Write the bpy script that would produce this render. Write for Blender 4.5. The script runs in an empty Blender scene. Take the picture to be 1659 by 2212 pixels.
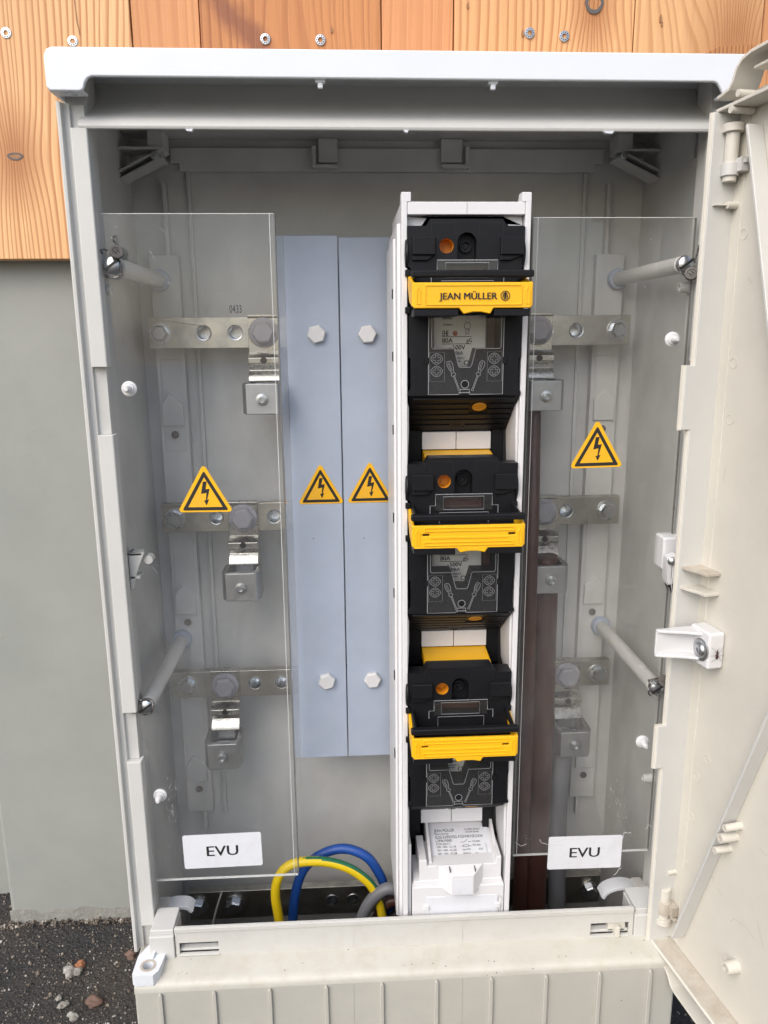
# Open cable distribution cabinet in front of a timber-clad wall.  Lengths in mm, scaled to metres on build.
import bpy, bmesh, math, random
from mathutils import Vector, Matrix, noise as mnoise
from mathutils.geometry import tessellate_polygon
random.seed(7)
C = bpy.context.scene.collection
ZO = 410.0                                    # height of the zero level (middle of the busbar field) above ground
PI = math.pi
R_ = math.radians

# ------------------------------------------------------------------ camera
F, CX, CY = 1661.0, 829.5, 1106.0
PITCH, YAW, ROLL = .22092016, .05089694, .00804115
CAM = Vector((-50.008, -779.643, 348.354))
FWD = Vector((math.sin(YAW)*math.cos(PITCH), math.cos(YAW)*math.cos(PITCH), -math.sin(PITCH)))
_r0 = Vector((math.cos(YAW), -math.sin(YAW), 0)); _d0 = FWD.cross(_r0)
RGT = math.cos(ROLL)*_r0+math.sin(ROLL)*_d0; DWN = math.cos(ROLL)*_d0-math.sin(ROLL)*_r0
cd = bpy.data.cameras.new('camera'); cam = bpy.data.objects.new('camera', cd); C.objects.link(cam)
cd.sensor_fit = 'VERTICAL'; cd.sensor_height = 36; cd.lens = 36*F/2212
cd.clip_start = .02; cd.clip_end = 500
m3 = Matrix((RGT, -DWN, -FWD)).transposed()
cam.matrix_world = Matrix.Translation(Vector((CAM.x, CAM.y, CAM.z+ZO))*.001) @ m3.to_4x4()
bpy.context.scene.camera = cam

# ------------------------------------------------------------------ world, sun, exposure
SUN_EL, SUN_AZ = 42, 216                      # azimuth clockwise from +Y; the sun stands behind the camera
w = bpy.data.worlds.new('World'); bpy.context.scene.world = w; w.use_nodes = True
nt = w.node_tree; nt.nodes.clear()
sky = nt.nodes.new('ShaderNodeTexSky'); sky.sky_type = 'NISHITA'; sky.sun_disc = False
sky.sun_elevation = R_(SUN_EL); sky.sun_rotation = R_(SUN_AZ); sky.air_density = 1.0; sky.dust_density = 3.0; sky.ozone_density = 1.0
bg = nt.nodes.new('ShaderNodeBackground'); bg.inputs['Strength'].default_value = .15
wo = nt.nodes.new('ShaderNodeOutputWorld')
nt.links.new(sky.outputs[0], bg.inputs[0]); nt.links.new(bg.outputs[0], wo.inputs[0])
sl = bpy.data.lights.new('sun', 'SUN'); sl.energy = 1.4; sl.angle = R_(60); sl.color = (1, .985, .96)
so = bpy.data.objects.new('sun', sl); C.objects.link(so)
a, e = R_(SUN_AZ), R_(SUN_EL)
sd = Vector((math.sin(a)*math.cos(e), math.cos(a)*math.cos(e), math.sin(e)))
so.rotation_euler = (-sd).to_track_quat('-Z', 'Y').to_euler(); so.location = (0, -3, 5)
vs = bpy.context.scene.view_settings
vs.view_transform = 'Standard'; vs.look = 'None'; vs.exposure = 0.54; vs.gamma = 1; vs.use_curve_mapping = False

# ------------------------------------------------------------------ pixel -> place (measuring the photograph at a known depth)
def ray(px, py): return FWD+(px-CX)/F*RGT+(py-CY)/F*DWN
def at(px, py, Y):
    d = ray(px, py); return CAM+d*((Y-CAM.y)/d.y)
DA = R_(80); DH = Vector((253, -162, 0)); DU = Vector((math.cos(DA), -math.sin(DA), 0)); DN = Vector((-math.sin(DA), -math.cos(DA), 0))
def door(u, n, z): return Vector((DH.x, DH.y, 0))+DU*u+DN*n+Vector((0, 0, z))
def atd(px, py, n=0):                         # (u, z) on the opened door's inner face
    d = ray(px, py); t = (n-(CAM-DH).dot(DN)+0)/d.dot(DN); p = CAM+d*t
    return ((p-DH).dot(DU), p.z)

# ------------------------------------------------------------------ materials
def lin(c): return tuple((x/12.92 if x <= .04045 else ((x+.055)/1.055)**2.4) for x in c)
class NT:
    def __init__(s, name):
        s.m = bpy.data.materials.new(name); s.m.use_nodes = True; s.t = s.m.node_tree; s.t.nodes.clear()
        s.out = s.n('ShaderNodeOutputMaterial'); s.tc = s.n('ShaderNodeTexCoord')
    def n(s, typ, **kw):
        nd = s.t.nodes.new(typ)
        for k, v in kw.items():
            if k.startswith('i_'):
                k = k[2:]; k = int(k) if k.isdigit() else k.replace('_', ' ')
                s.set(nd.inputs[k], v)
            else: setattr(nd, k, v)
        return nd
    def set(s, sock, v):
        if hasattr(v, 'is_linked') or hasattr(v, 'links'): s.t.links.new(v, sock)
        else: sock.default_value = v
    def math(s, op, a, b=0, c=0):
        nd = s.n('ShaderNodeMath', operation=op); s.set(nd.inputs[0], a); s.set(nd.inputs[1], b); s.set(nd.inputs[2], c); return nd.outputs[0]
    def map(s, sc=(1, 1, 1), co='Object'):
        nd = s.n('ShaderNodeMapping'); s.set(nd.inputs[0], s.tc.outputs[co]); nd.inputs['Scale'].default_value = sc; return nd.outputs[0]
    def noise(s, scale, detail=3, rough=.5, vec=None):
        nd = s.n('ShaderNodeTexNoise'); nd.inputs['Scale'].default_value = scale; nd.inputs['Detail'].default_value = detail; nd.inputs['Roughness'].default_value = rough
        s.set(nd.inputs['Vector'], vec or s.tc.outputs['Object']); return nd.outputs[0]
    def ramp(s, f, *stops):
        nd = s.n('ShaderNodeValToRGB'); s.set(nd.inputs[0], f); el = nd.color_ramp.elements
        while len(el) < len(stops): el.new(.5)
        for k, (p, c) in enumerate(stops):
            el[k].position = p; el[k].color = (c, c, c, 1) if isinstance(c, (int, float)) else (*c, 1)
        return nd.outputs[0]
    def mix(s, f, a, b):
        nd = s.n('ShaderNodeMix', data_type='RGBA'); s.set(nd.inputs[0], f)
        s.set(nd.inputs[6], (*a, 1) if isinstance(a, tuple) else a); s.set(nd.inputs[7], (*b, 1) if isinstance(b, tuple) else b); return nd.outputs[2]
    def bump(s, h, strength=.3, dist=.001):
        nd = s.n('ShaderNodeBump'); nd.inputs['Strength'].default_value = strength; nd.inputs['Distance'].default_value = dist; s.set(nd.inputs['Height'], h); return nd.outputs[0]
    def pbr(s, col, rough=.5, metal=0, normal=None, **kw):
        b = s.n('ShaderNodeBsdfPrincipled')
        s.set(b.inputs['Base Color'], (*col, 1) if isinstance(col, tuple) else col); s.set(b.inputs['Roughness'], rough); s.set(b.inputs['Metallic'], metal)
        if normal is not None: s.set(b.inputs['Normal'], normal)
        for k, v in kw.items(): s.set(b.inputs[k.replace('_', ' ')], v)
        s.t.links.new(b.outputs[0], s.out.inputs[0]); return s.m

def plastic(name, col, rough=.45, grain=900, bump=.12, var=.06, specks=0, dust=0, dustcol=(.30, .26, .2), spec=.5):
    s = NT(name); big = s.noise(14, 4, .6)
    d = tuple(x*(1-var*2) for x in col); c = s.mix(s.ramp(big, (.35, 0), (.7, 1)), col, d)
    if dust:
        dn = s.ramp(s.noise(60, 6, .7), (.5-dust*.2, 0), (.68, 1)); c = s.mix(s.math('MULTIPLY', dn, dust), c, dustcol)
    if specks:
        v = s.n('ShaderNodeTexVoronoi'); v.inputs['Scale'].default_value = specks; s.set(v.inputs['Vector'], s.tc.outputs['Object'])
        k = s.math('MULTIPLY', s.ramp(v.outputs['Distance'], (.05, 1), (.09, 0)), s.ramp(s.noise(specks*.31, 1), (.55, 0), (.6, 1)))
        c = s.mix(k, c, (.05, .04, .03))
    r = s.ramp(s.noise(30, 4), (.3, rough-.05), (.7, rough+.08))
    return s.pbr(c, r, 0, s.bump(s.noise(grain, 2), bump, .0006), Specular_IOR_Level=spec)
def metal(name, col, rough=.3, stain=.25, brush=None):
    s = NT(name); big = s.noise(45, 5, .65); c = s.mix(s.ramp(big, (.35, 0), (.7, stain)), col, tuple(x*.45 for x in col))
    g = s.noise(350, 3, .6, s.map(brush) if brush else None)
    return s.pbr(c, s.ramp(s.noise(90, 4), (.3, rough-.08), (.7, rough+.12)), 1, s.bump(g, .12, .0004))
def flat(name, col, rough=.5): return NT(name).pbr(col, rough)

def wood(name, light, dark, freq, seed, knots=(), streak=None, contrast=1.0, wander=.011):
    s = NT(name); sep = s.n('ShaderNodeSeparateXYZ'); s.set(sep.inputs[0], s.tc.outputs['Object']); x, z = sep.outputs[0], sep.outputs[2]
    cmb = s.n('ShaderNodeCombineXYZ'); s.set(cmb.inputs[0], s.math('MULTIPLY', x, 4.0)); s.set(cmb.inputs[1], seed*3.7); s.set(cmb.inputs[2], s.math('MULTIPLY', z, .9))
    xx = s.math('ADD', x, s.math('MULTIPLY', s.math('SUBTRACT', s.noise(1.6, 2, .5, cmb.outputs[0]), .5), wander*6))
    km = None
    for (kx, kz, r, amp) in knots:
        dx = s.math('SUBTRACT', x, kx); dz = s.math('MULTIPLY', s.math('SUBTRACT', z, kz), .55)
        d2 = s.math('ADD', s.math('MULTIPLY', dx, dx), s.math('MULTIPLY', dz, dz))
        fall = s.math('DIVIDE', r*r*4, s.math('ADD', d2, r*r*4))
        xx = s.math('ADD', xx, s.math('MULTIPLY', s.math('MULTIPLY', dx, fall), amp))
        g = s.ramp(s.math('DIVIDE', s.math('SQRT', d2), r*4), (.2, 1), (1, 0)); km = g if km is None else s.math('MAXIMUM', km, g)
    ph = s.math('MULTIPLY', xx, freq)
    cmb2 = s.n('ShaderNodeCombineXYZ'); s.set(cmb2.inputs[0], s.math('MULTIPLY', xx, 55.)); s.set(cmb2.inputs[1], seed*1.3); s.set(cmb2.inputs[2], s.math('MULTIPLY', z, 1.1))
    ph = s.math('ADD', ph, s.math('MULTIPLY', s.noise(1., 2, .5, cmb2.outputs[0]), 1.6))
    saw = s.math('FRACT', ph)
    line = s.ramp(saw, (0, 0), (.5, .10), (.80, 1), (.9, .9), (.97, 0))
    amt = s.math('MULTIPLY', line, s.ramp(s.noise(1., 3, .5, cmb.outputs[0]), (.3, .35*contrast), (.7, contrast)))
    fib = s.noise(1., 4, .7, s.map((420, 420, 9)))
    c = s.mix(amt, light, dark); c = s.mix(s.ramp(fib, (.35, .22), (.62, 0)), c, tuple(q*.72 for q in dark))
    c = s.mix(s.ramp(s.noise(1., 3, .6, s.map((9, 9, 2))), (.4, 0), (.75, .45)), c, tuple((p*.35+q*.65) for p, q in zip(light, dark)))
    if km is not None: c = s.mix(s.math('MULTIPLY', km, .75), c, tuple(q*.85 for q in dark))
    if streak:
        x0, z0, sx, wd = streak                # reddish heartwood streak running across the board
        d = s.math('ABSOLUTE', s.math('ADD', s.math('SUBTRACT', x, x0), s.math('MULTIPLY', s.math('SUBTRACT', z, z0), sx)))
        d = s.math('ADD', d, s.math('MULTIPLY', s.math('SUBTRACT', s.noise(40, 3), .5), wd*1.2))
        c = s.mix(s.ramp(s.math('DIVIDE', d, wd), (.2, .85), (1, 0)), c, (.22, .075, .035))
    h = s.math('ADD', s.math('MULTIPLY', line, -.6), s.math('MULTIPLY', fib, .5))
    return s.pbr(c, .62, 0, s.bump(h, .35, .0012))

def clear(name, haze=.05, ior=1.49, tint=(.99, .992, .99), scratch=True, rough=.015):
    s = NT(name); geo = s.n('ShaderNodeNewGeometry'); fr = s.n('ShaderNodeFresnel'); fr.inputs[0].default_value = ior
    front = s.math('SUBTRACT', 1, geo.outputs['Backfacing']); k = s.math('MULTIPLY', fr.outputs[0], front)
    tr = s.n('ShaderNodeBsdfTransparent'); tr.inputs[0].default_value = (*tint, 1)
    gl = s.n('ShaderNodeBsdfGlossy'); gl.inputs['Roughness'].default_value = rough; gl.inputs[0].default_value = (1, 1, 1, 1)
    df = s.n('ShaderNodeBsdfDiffuse'); df.inputs[0].default_value = (.72, .72, .71, 1)
    hz = s.ramp(s.noise(9, 5, .65), (.3, haze*.35), (.75, haze*1.5))
    if scratch:
        vo = s.n('ShaderNodeTexVoronoi'); vo.inputs['Scale'].default_value = 190; s.set(vo.inputs['Vector'], s.tc.outputs['Object'])
        hz = s.math('ADD', hz, s.math('MULTIPLY', s.ramp(vo.outputs['Distance'], (.05, .5), (.1, 0)), s.ramp(s.noise(60, 2), (.55, 0), (.65, 1))))
        sheen = s.ramp(s.noise(1., 4, .6, s.map((14, 14, 5))), (.48, 0), (.75, .09)); hz = s.math('ADD', hz, sheen)  # soft reflections and milky haze put into the colour as pale patches
        sc = s.ramp(s.noise(1., 2, .5, s.map((700, 700, 26))), (.70, 0), (.78, .25)); msk = s.ramp(s.noise(16, 2), (.60, 0), (.72, 1))
        hz = s.math('ADD', hz, s.math('MULTIPLY', sc, msk))
    m1 = s.n('ShaderNodeMixShader'); s.set(m1.inputs[0], s.math('MULTIPLY', hz, front)); s.t.links.new(tr.outputs[0], m1.inputs[1]); s.t.links.new(df.outputs[0], m1.inputs[2])
    m2 = s.n('ShaderNodeMixShader'); s.set(m2.inputs[0], k); s.t.links.new(m1.outputs[0], m2.inputs[1]); s.t.links.new(gl.outputs[0], m2.inputs[2])
    s.t.links.new(m2.outputs[0], s.out.inputs[0]); return s.m

M = dict(
    grp=plastic('grey_polyester', (.55, .55, .53), .42, 700, .22, .03),
    grp_in=plastic('inner_polyester', (.56, .565, .555), .45, 700, .2, .08),
    cap=plastic('cap_polyester', (.68, .71, .75), .38, 600, .15, .015),
    base=plastic('base_polyester', (.44, .43, .385), .48, 600, .25, .05, specks=75),
    sill=plastic('sill_polyester', (.54, .535, .505), .42, 700, .2, .03, dust=.12),
    ledge=plastic('ledge_polyester', (.52, .51, .455), .5, 700, .25, .04, specks=120, dust=.22, dustcol=(.34, .27, .16)),
    door=plastic('door_polyester', (.60, .575, .51), .5, 500, .22, .045),
    dusty=plastic('dusty_polyester', (.52, .48, .41), .75, 400, .4, .06, specks=260, dust=.8, dustcol=(.36, .31, .25)),
    white=plastic('white_plastic', (.64, .64, .65), .35, 900, .08, .015),
    strip=plastic('strip_plastic', (.65, .65, .665), .38, 900, .08, .012),
    black=plastic('black_plastic', (.0085, .009, .011), .40, 1500, .25, .1, dust=.10, dustcol=(.025, .025, .027), spec=.2),
    dark=plastic('deep_black_plastic', (.004, .004, .005), .55, 1200, .2, .1),
    yellow=plastic('yellow_plastic', (.84, .45, .006), .42, 1200, .12, .02),
    amber=plastic('amber_plastic', (.62, .25, .01), .45, 1200, .1, .03),
    pvc=plastic('blue_grey_plastic', (.385, .44, .545), .38, 900, .14, .06, specks=42, dust=.14, dustcol=(.45, .47, .5)),
    tin=metal('tinned_copper', (.50, .485, .44), .36, .6, (1, 1, 8)),
    steel=metal('zinc_steel', (.60, .62, .64), .28, .5),
    bright=metal('bright_spring_steel', (.48, .47, .44), .26, .25),
    alu=metal('cast_aluminium', (.46, .47, .48), .42, .3),
    greybolt=plastic('grey_bolt', (.28, .28, .31), .45, 800, .2, .08),
    lead=plastic('lead_seal', (.11, .10, .09), .5, 500, .4, .15),
    wire=metal('seal_wire', (.22, .21, .20), .4, .5),
    clear=clear('clear_acrylic', .03), cover=clear('clear_cover', .022, 1.5, scratch=False, rough=.05),
    edge=plastic('acrylic_edge', (.62, .63, .62), .3, 800, .05), edgedark=plastic('acrylic_dark_edge', (.16, .16, .155), .3, 800, .05),
    mark=plastic('moulded_mark', (.30, .31, .33), .4, 800, .05),
    ink=flat('black_ink', (.012, .012, .012), .6), ink2=flat('faded_ink', (.10, .09, .085), .6), red=flat('red_ink', (.30, .07, .03), .6),
    paper=plastic('paper_label', (.66, .68, .72), .4, 1500, .08, .03, dust=.1), sign=plastic('sign_foil', (.88, .46, .006), .4, 1500, .05, .05, dust=.12),
    ceram=plastic('fuse_ceramic', (.62, .61, .57), .5, 900, .1, .04),
    blue=plastic('blue_insulation', (.012, .07, .32), .42, 900, .1, .05), gold=plastic('yellow_insulation', (.78, .56, .01), .42, 900, .1, .04),
    green=plastic('green_insulation', (.02, .16, .075), .42, 900, .1, .05), brown=plastic('brown_insulation', (.07, .028, .021), .45, 700, .3, .25),
    sheath=plastic('grey_insulation', (.15, .155, .17), .5, 900, .1, .06), blacki=plastic('black_insulation', (.01, .01, .011), .45, 900, .1, .06),
    bug=flat('insect_body', (.05, .018, .012), .5),
)

# ------------------------------------------------------------------ mesh helpers
WL = {}                                       # world location (mm) of every object by name
class MB:
    def __init__(s): s.bm = bmesh.new(); s.mi = 0
    def v(s, p): return s.bm.verts.new(p)
    def f(s, vs):
        try:
            f = s.bm.faces.new(vs); f.material_index = s.mi; return f
        except ValueError: return None
    def box(s, x0, x1, y0, y1, z0, z1, mp=None):
        mp = mp or (lambda a, b, c: Vector((a, b, c)))
        P = [s.v(mp(x, y, z)) for x in (x0, x1) for y in (y0, y1) for z in (z0, z1)]
        for q in ((0, 1, 3, 2), (4, 6, 7, 5), (0, 4, 5, 1), (2, 3, 7, 6), (0, 2, 6, 4), (1, 5, 7, 3)): s.f([P[i] for i in q])
        return s
    def prism(s, outer, d0, d1, mp=None, holes=()):
        mp = mp or (lambda a, b, d: Vector((a, d, b)))       # profile in X/Z, extruded along Y
        loops = [[Vector((*p, 0)) for p in outer]]+[[Vector((*p, 0)) for p in h] for h in holes]
        flatp = [p for l in loops for p in l]; tris = tessellate_polygon(loops)
        A = [s.v(mp(p.x, p.y, d0)) for p in flatp]; B = [s.v(mp(p.x, p.y, d1)) for p in flatp]
        if not holes: s.f(A); s.f(B[::-1])
        else:
            for t in tris: s.f([A[i] for i in t]); s.f([B[i] for i in t][::-1])
        k = 0
        for l in loops:
            n = len(l)
            for i in range(n): s.f([A[k+i], A[k+(i+1) % n], B[k+(i+1) % n], B[k+i]])
            k += n
        return s
    def cyl(s, p, q, r, n=24, r2=None, hexa=0):
        p, q = Vector(p), Vector(q); r2 = r if r2 is None else r2; ax = (q-p).normalized()
        t = ax.orthogonal().normalized(); b = ax.cross(t)
        A, B = [], []
        for i in range(n):
            an = 2*PI*i/n+hexa; d = t*math.cos(an)+b*math.sin(an); A.append(s.v(p+d*r)); B.append(s.v(q+d*r2))
        s.f(A[::-1]); s.f(B)
        for i in range(n): s.f([A[i], A[(i+1) % n], B[(i+1) % n], B[i]])
        return s
    def lathe(s, p, ax, prof, n=28):           # prof: (radius, distance along the axis)
        p = Vector(p); ax = Vector(ax).normalized(); t = ax.orthogonal().normalized(); b = ax.cross(t); rings = []
        for (r, d) in prof:
            if r < 1e-6: rings.append([s.v(p+ax*d)])
            else: rings.append([s.v(p+ax*d+(t*math.cos(2*PI*i/n)+b*math.sin(2*PI*i/n))*r) for i in range(n)])
        for A, B in zip(rings, rings[1:]):
            for i in range(n):
                j = (i+1) % n
                if len(A) == 1: s.f([A[0], B[i], B[j]])
                elif len(B) == 1: s.f([A[i], B[0], A[j]])
                else: s.f([A[i], B[i], B[j], A[j]])
        return s
    def tube(s, pts, r, n=12, flatn=1.0, stripe=None, closed=False):
        pts = [Vector(p) for p in pts]; N = len(pts); rings = []; up = None
        for i, p in enumerate(pts):
            if closed: d = pts[(i+1) % N]-pts[i-1]
            else: d = pts[min(i+1, N-1)]-pts[max(i-1, 0)]
            d.normalize()
            up = d.orthogonal().normalized() if up is None else (up-d*up.dot(d)).normalized()
            b = d.cross(up); rr = r[i] if isinstance(r, (list, tuple)) else r
            rings.append([s.v(p+up*rr*math.cos(2*PI*k/n)+b*rr*flatn*math.sin(2*PI*k/n)) for k in range(n)])
        for i in range(N if closed else N-1):
            A, B = rings[i], rings[(i+1) % N]
            for k in range(n):
                f = s.f([A[k], A[(k+1) % n], B[(k+1) % n], B[k]])
                if f and stripe:
                    an = 2*PI*(k+.5)/n; d_ = pts[min(i+1, N-1)]-pts[i]; nd = ((A[k].co+A[(k+1) % n].co)/2-pts[i]).normalized()
                    if nd.dot(Vector(stripe).normalized()) > .72: f.material_index = 1
        if not closed: s.f(rings[0][::-1]); s.f(rings[-1])
        return s
    def stroke(s, pts, wd, mp, closed=False):  # a flat printed line in the plane given by mp(a, b)
        N = len(pts); L = []
        for i in range(N):
            p0 = Vector(pts[i-1]) if (i or closed) else Vector(pts[i]); p1 = Vector(pts[(i+1) % N]) if (i < N-1 or closed) else Vector(pts[i])
            d = (p1-p0).normalized() if (p1-p0).length > 0 else Vector((1, 0)); nn = Vector((-d.y, d.x))*wd/2; c = Vector(pts[i])
            L.append((s.v(mp(*(c+nn))), s.v(mp(*(c-nn)))))
        for i in range(N if closed else N-1):
            A, B = L[i], L[(i+1) % N]; s.f([A[0], B[0], B[1], A[1]])
        return s
    def poly(s, pts, mp): s.f([s.v(mp(*p)) for p in pts]); return s
    def build(s, name, mat, parent=None, bevel=0, seg=2, origin=None, sharp=34):
        bm = s.bm; bmesh.ops.recalc_face_normals(bm, faces=bm.faces[:])
        co = [v.co for v in bm.verts]
        if origin is None:
            lo = Vector((min(c.x for c in co), min(c.y for c in co), min(c.z for c in co))); hi = Vector((max(c.x for c in co), max(c.y for c in co), max(c.z for c in co)))
            origin = (lo+hi)/2
        origin = Vector(origin)
        for v in bm.verts: v.co = (v.co-origin)*.001
        for f in bm.faces: f.smooth = True
        for ed in bm.edges:
            if len(ed.link_faces) != 2 or ed.calc_face_angle(3) > R_(sharp): ed.smooth = False
        me = bpy.data.meshes.new(name); bm.to_mesh(me); bm.free()
        return link(name, me, mat, parent, origin, bevel, seg)
def link(name, me, mat, parent, origin, bevel=0, seg=2):
    for m in (mat if isinstance(mat, (list, tuple)) else [mat]): me.materials.append(M[m] if isinstance(m, str) else m)
    o = bpy.data.objects.new(name, me); C.objects.link(o); WL[o.name] = Vector(origin)
    base = WL[parent.name] if parent else Vector((0, 0, -ZO))
    o.location = (Vector(origin)-base)*.001
    if parent: o.parent = parent
    if bevel:
        b = o.modifiers.new('bevel', 'BEVEL'); b.width = bevel*.001; b.segments = seg; b.limit_method = 'ANGLE'; b.angle_limit = R_(38); b.harden_normals = True
    return o
def tag(o, label, cat=None, group=None, kind=None):
    if label: o['label'] = label
    if cat: o['category'] = cat
    if group: o['group'] = group
    if kind: o['kind'] = kind
    return o
def thing(name, loc, label, cat, group=None):
    o = bpy.data.objects.new(name, None); C.objects.link(o); o.empty_display_size = .02
    WL[o.name] = Vector(loc); o.location = (Vector(loc)+Vector((0, 0, ZO)))*.001
    return tag(o, label, cat, group)
def copy_tree(o, parent=None, shift=None):
    c = o.copy(); C.objects.link(c); WL[c.name] = WL[o.name]+(shift or Vector())
    if parent: c.parent = parent
    if shift: c.location = o.location+shift*.001
    for ch in list(o.children): copy_tree(ch, c)
    return c
def circ(x, y, r, n=24, a0=0): return [(x+r*math.cos(2*PI*i/n+a0), y+r*math.sin(2*PI*i/n+a0)) for i in range(n)]
def rrect(x0, x1, y0, y1, r, n=5):
    P = []
    for cx, cy, a0 in ((x1-r, y1-r, 0), (x0+r, y1-r, 90), (x0+r, y0+r, 180), (x1-r, y0+r, 270)):
        for i in range(n): P.append((cx+r*math.cos(R_(a0+90*i/(n-1))), cy+r*math.sin(R_(a0+90*i/(n-1)))))
    return P
def spline(pts, n=8):
    pts = [Vector(p) for p in pts]; P = [pts[0]*2-pts[1]]+pts+[pts[-1]*2-pts[-2]]; out = []
    for i in range(1, len(P)-2):
        for k in range(n):
            t = k/n; a_, b_, c_, d_ = P[i-1], P[i], P[i+1], P[i+2]
            out.append(.5*((2*b_)+(c_-a_)*t+(2*a_-5*b_+4*c_-d_)*t*t+(3*b_-a_-3*c_+d_)*t**3))
    return out+[pts[-1]]
def front(Y): return lambda a_, b_: Vector((a_, Y, b_))
def text(items, name, mat, parent, mp, bold=0):
    """Lettering: (string, x, z, cap height, width or None) set flat into the plane mp(a, b)."""
    mb = MB()
    for (st, x, z, h, wd) in items:
        cu = bpy.data.curves.new('lettering', 'FONT'); cu.body = st; cu.size = 1; cu.resolution_u = 3
        ob = bpy.data.objects.new('lettering', cu); C.objects.link(ob)
        dg = bpy.context.evaluated_depsgraph_get(); dg.update(); me = bpy.data.meshes.new_from_object(ob.evaluated_get(dg))
        bpy.data.objects.remove(ob); bpy.data.curves.remove(cu)
        xs = [v.co.x for v in me.vertices]; ys = [v.co.y for v in me.vertices]
        if not xs: continue
        cap = .729 if any(ch.isalpha() for ch in st) else max(ys); sc = h/cap; sx = wd/(max(xs)-min(xs)) if wd else sc; x0 = min(xs)
        o0 = mp(x, z); nn = (mp(x+1, z)-o0).cross(mp(x, z+1)-o0).normalized()
        for kk in ((0,) if not bold else (-1, 0, 1)):
            V = [mb.v(mp(x+(v.co.x-x0)*sx+kk*bold*h, z+v.co.y*sc)+nn*(kk*.03)) for v in me.vertices]
            for p in me.polygons: mb.f([V[i] for i in p.vertices])
        bpy.data.meshes.remove(me)
    return mb.build(name, mat, parent)

# ================================================================== ground, plinth, timber wall
GR = -410.0
s = NT('asphalt'); fine = s.noise(420, 4, .7); v = s.n('ShaderNodeTexVoronoi'); v.inputs['Scale'].default_value = 210; s.set(v.inputs['Vector'], s.tc.outputs['Object'])
sp = s.math('MULTIPLY', s.ramp(v.outputs['Distance'], (.2, 1), (.34, 0)), s.ramp(s.noise(130, 2), (.52, 0), (.62, 1)))
col = s.mix(s.ramp(s.noise(7, 4), (.35, 0), (.65, 1)), (.028, .028, .030), (.05, .043, .037)); col = s.mix(sp, col, (.22, .20, .18))
M['asphalt'] = s.pbr(col, s.ramp(fine, (.3, .45), (.7, .85)), 0, s.bump(s.math('ADD', s.math('MULTIPLY', v.outputs['Distance'], -.8), fine), .9, .004))
mb = MB(); mb.box(-25000, 25000, -25000, 12000, GR-40, GR)
tag(mb.build('ground', 'asphalt', origin=(0, 0, GR)), None, kind='structure')

s = NT('painted_concrete'); c = s.mix(s.ramp(s.noise(6, 5, .6), (.3, 0), (.7, 1)), (.255, .268, .25), (.305, .315, .293))
c = s.mix(s.ramp(s.noise(1.0, 3, .6, s.map((60, 60, 22))), (.66, 0), (.8, .25)), c, (.17, .18, .17))
M['plinth'] = s.pbr(c, .6, 0, s.bump(s.math('ADD', s.math('MULTIPLY', s.noise(7, 5, .6), .7), s.math('ADD', s.math('MULTIPLY', s.noise(240, 3), .16), s.math('MULTIPLY', s.ramp(s.noise(38, 3, .6), (.66, 0), (.78, 1)), -.3))), .35, .003))
s = NT('rough_concrete'); c = s.mix(s.ramp(s.noise(40, 6, .7), (.35, 0), (.7, 1)), (.225, .225, .205), (.30, .295, .265))
M['footing'] = s.pbr(c, .8, 0, s.bump(s.noise(90, 6, .7), .8, .004))
PL = 128.0                                     # front face of the painted plinth wall
t = thing('plinth_wall', (-400, PL, GR), 'smooth grey green painted plinth wall below the timber boards', 'wall')
e0 = at(24, 1990, PL).x
mb = MB(); prof = [(e0, PL+6), (e0+6, PL), (2600, PL), (2600, PL+260), (e0, PL+260)]
mb.prism(prof, GR-10, 470, lambda a_, b_, d: Vector((a_, b_, d))); mb.build('wall_face', 'plinth', t, .8)
mb = MB(); n = 90
top = [(e0+i*(600/n), GR+19+mnoise.noise(Vector((i*.23, 0, 0)))*6+mnoise.noise(Vector((i*.9, 3, 0)))*3) for i in range(n+1)]
mb.prism([(e0+.2, GR-9), (e0+600, GR-9)]+top[::-1], PL-.25, PL+1); mb.build('rough_foot', 'footing', t)
mb = MB(); mb.box(e0-900, e0-4, PL+60, PL+300, GR-10, 470); mb.build('return_wall', 'plinth', t)

WY = 100.0
t = thing('timber_wall', (0, WY, 435), 'wall of vertical softwood boards above the grey plinth', 'wall')
L1, D1 = (.75, .43, .19), (.41, .155, .05)
seams = [-1620, -1440, -1370, -1185, -1112, -925, -852, -665, -590, -443, -258, -189, -4, 71, 261, 399, 474, 660, 735, 920, 995, 1180, 1400]
def bw(i, px, py):                              # a photo point in board-local metres (board origin = its middle)
    p = at(px, py, WY); return ((p.x-(seams[i]+seams[i+1])/2)*.001, (p.z-1500)*.001)
styles = {}
i9 = seams.index(-443)
k1 = bw(i9, 33, 338)
styles[i9] = wood('pine_board_wide_stripes', (0.803, 0.490, 0.237), (.42, .155, .05), 150, 1, [(k1[0], k1[1], .009, 1.7)], contrast=1.0)
styles[i9+1] = wood('pine_board_pink', (0.638, 0.303, 0.127), (.40, .145, .05), 90, 2, contrast=.5)
st = bw(i9+2, 520, 55)
styles[i9+2] = wood('pine_board_red_heart', (0.550, 0.237, 0.083), (.27, .085, .028), 120, 3, streak=(st[0], st[1], .95, .024), contrast=.9, wander=.03)
styles[i9+3] = wood('pine_board_rosy', (0.660, 0.303, 0.127), (.40, .145, .05), 80, 4, contrast=.45)
k2 = bw(i9+4, 1284, 10)
styles[i9+4] = wood('pine_board_knotty', (0.759, 0.435, 0.198), (.41, .15, .045), 140, 5, [(k2[0], k2[1], .008, 2.0)], contrast=.8, wander=.016)
k3 = bw(i9+5, 1590, 112)
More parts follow.
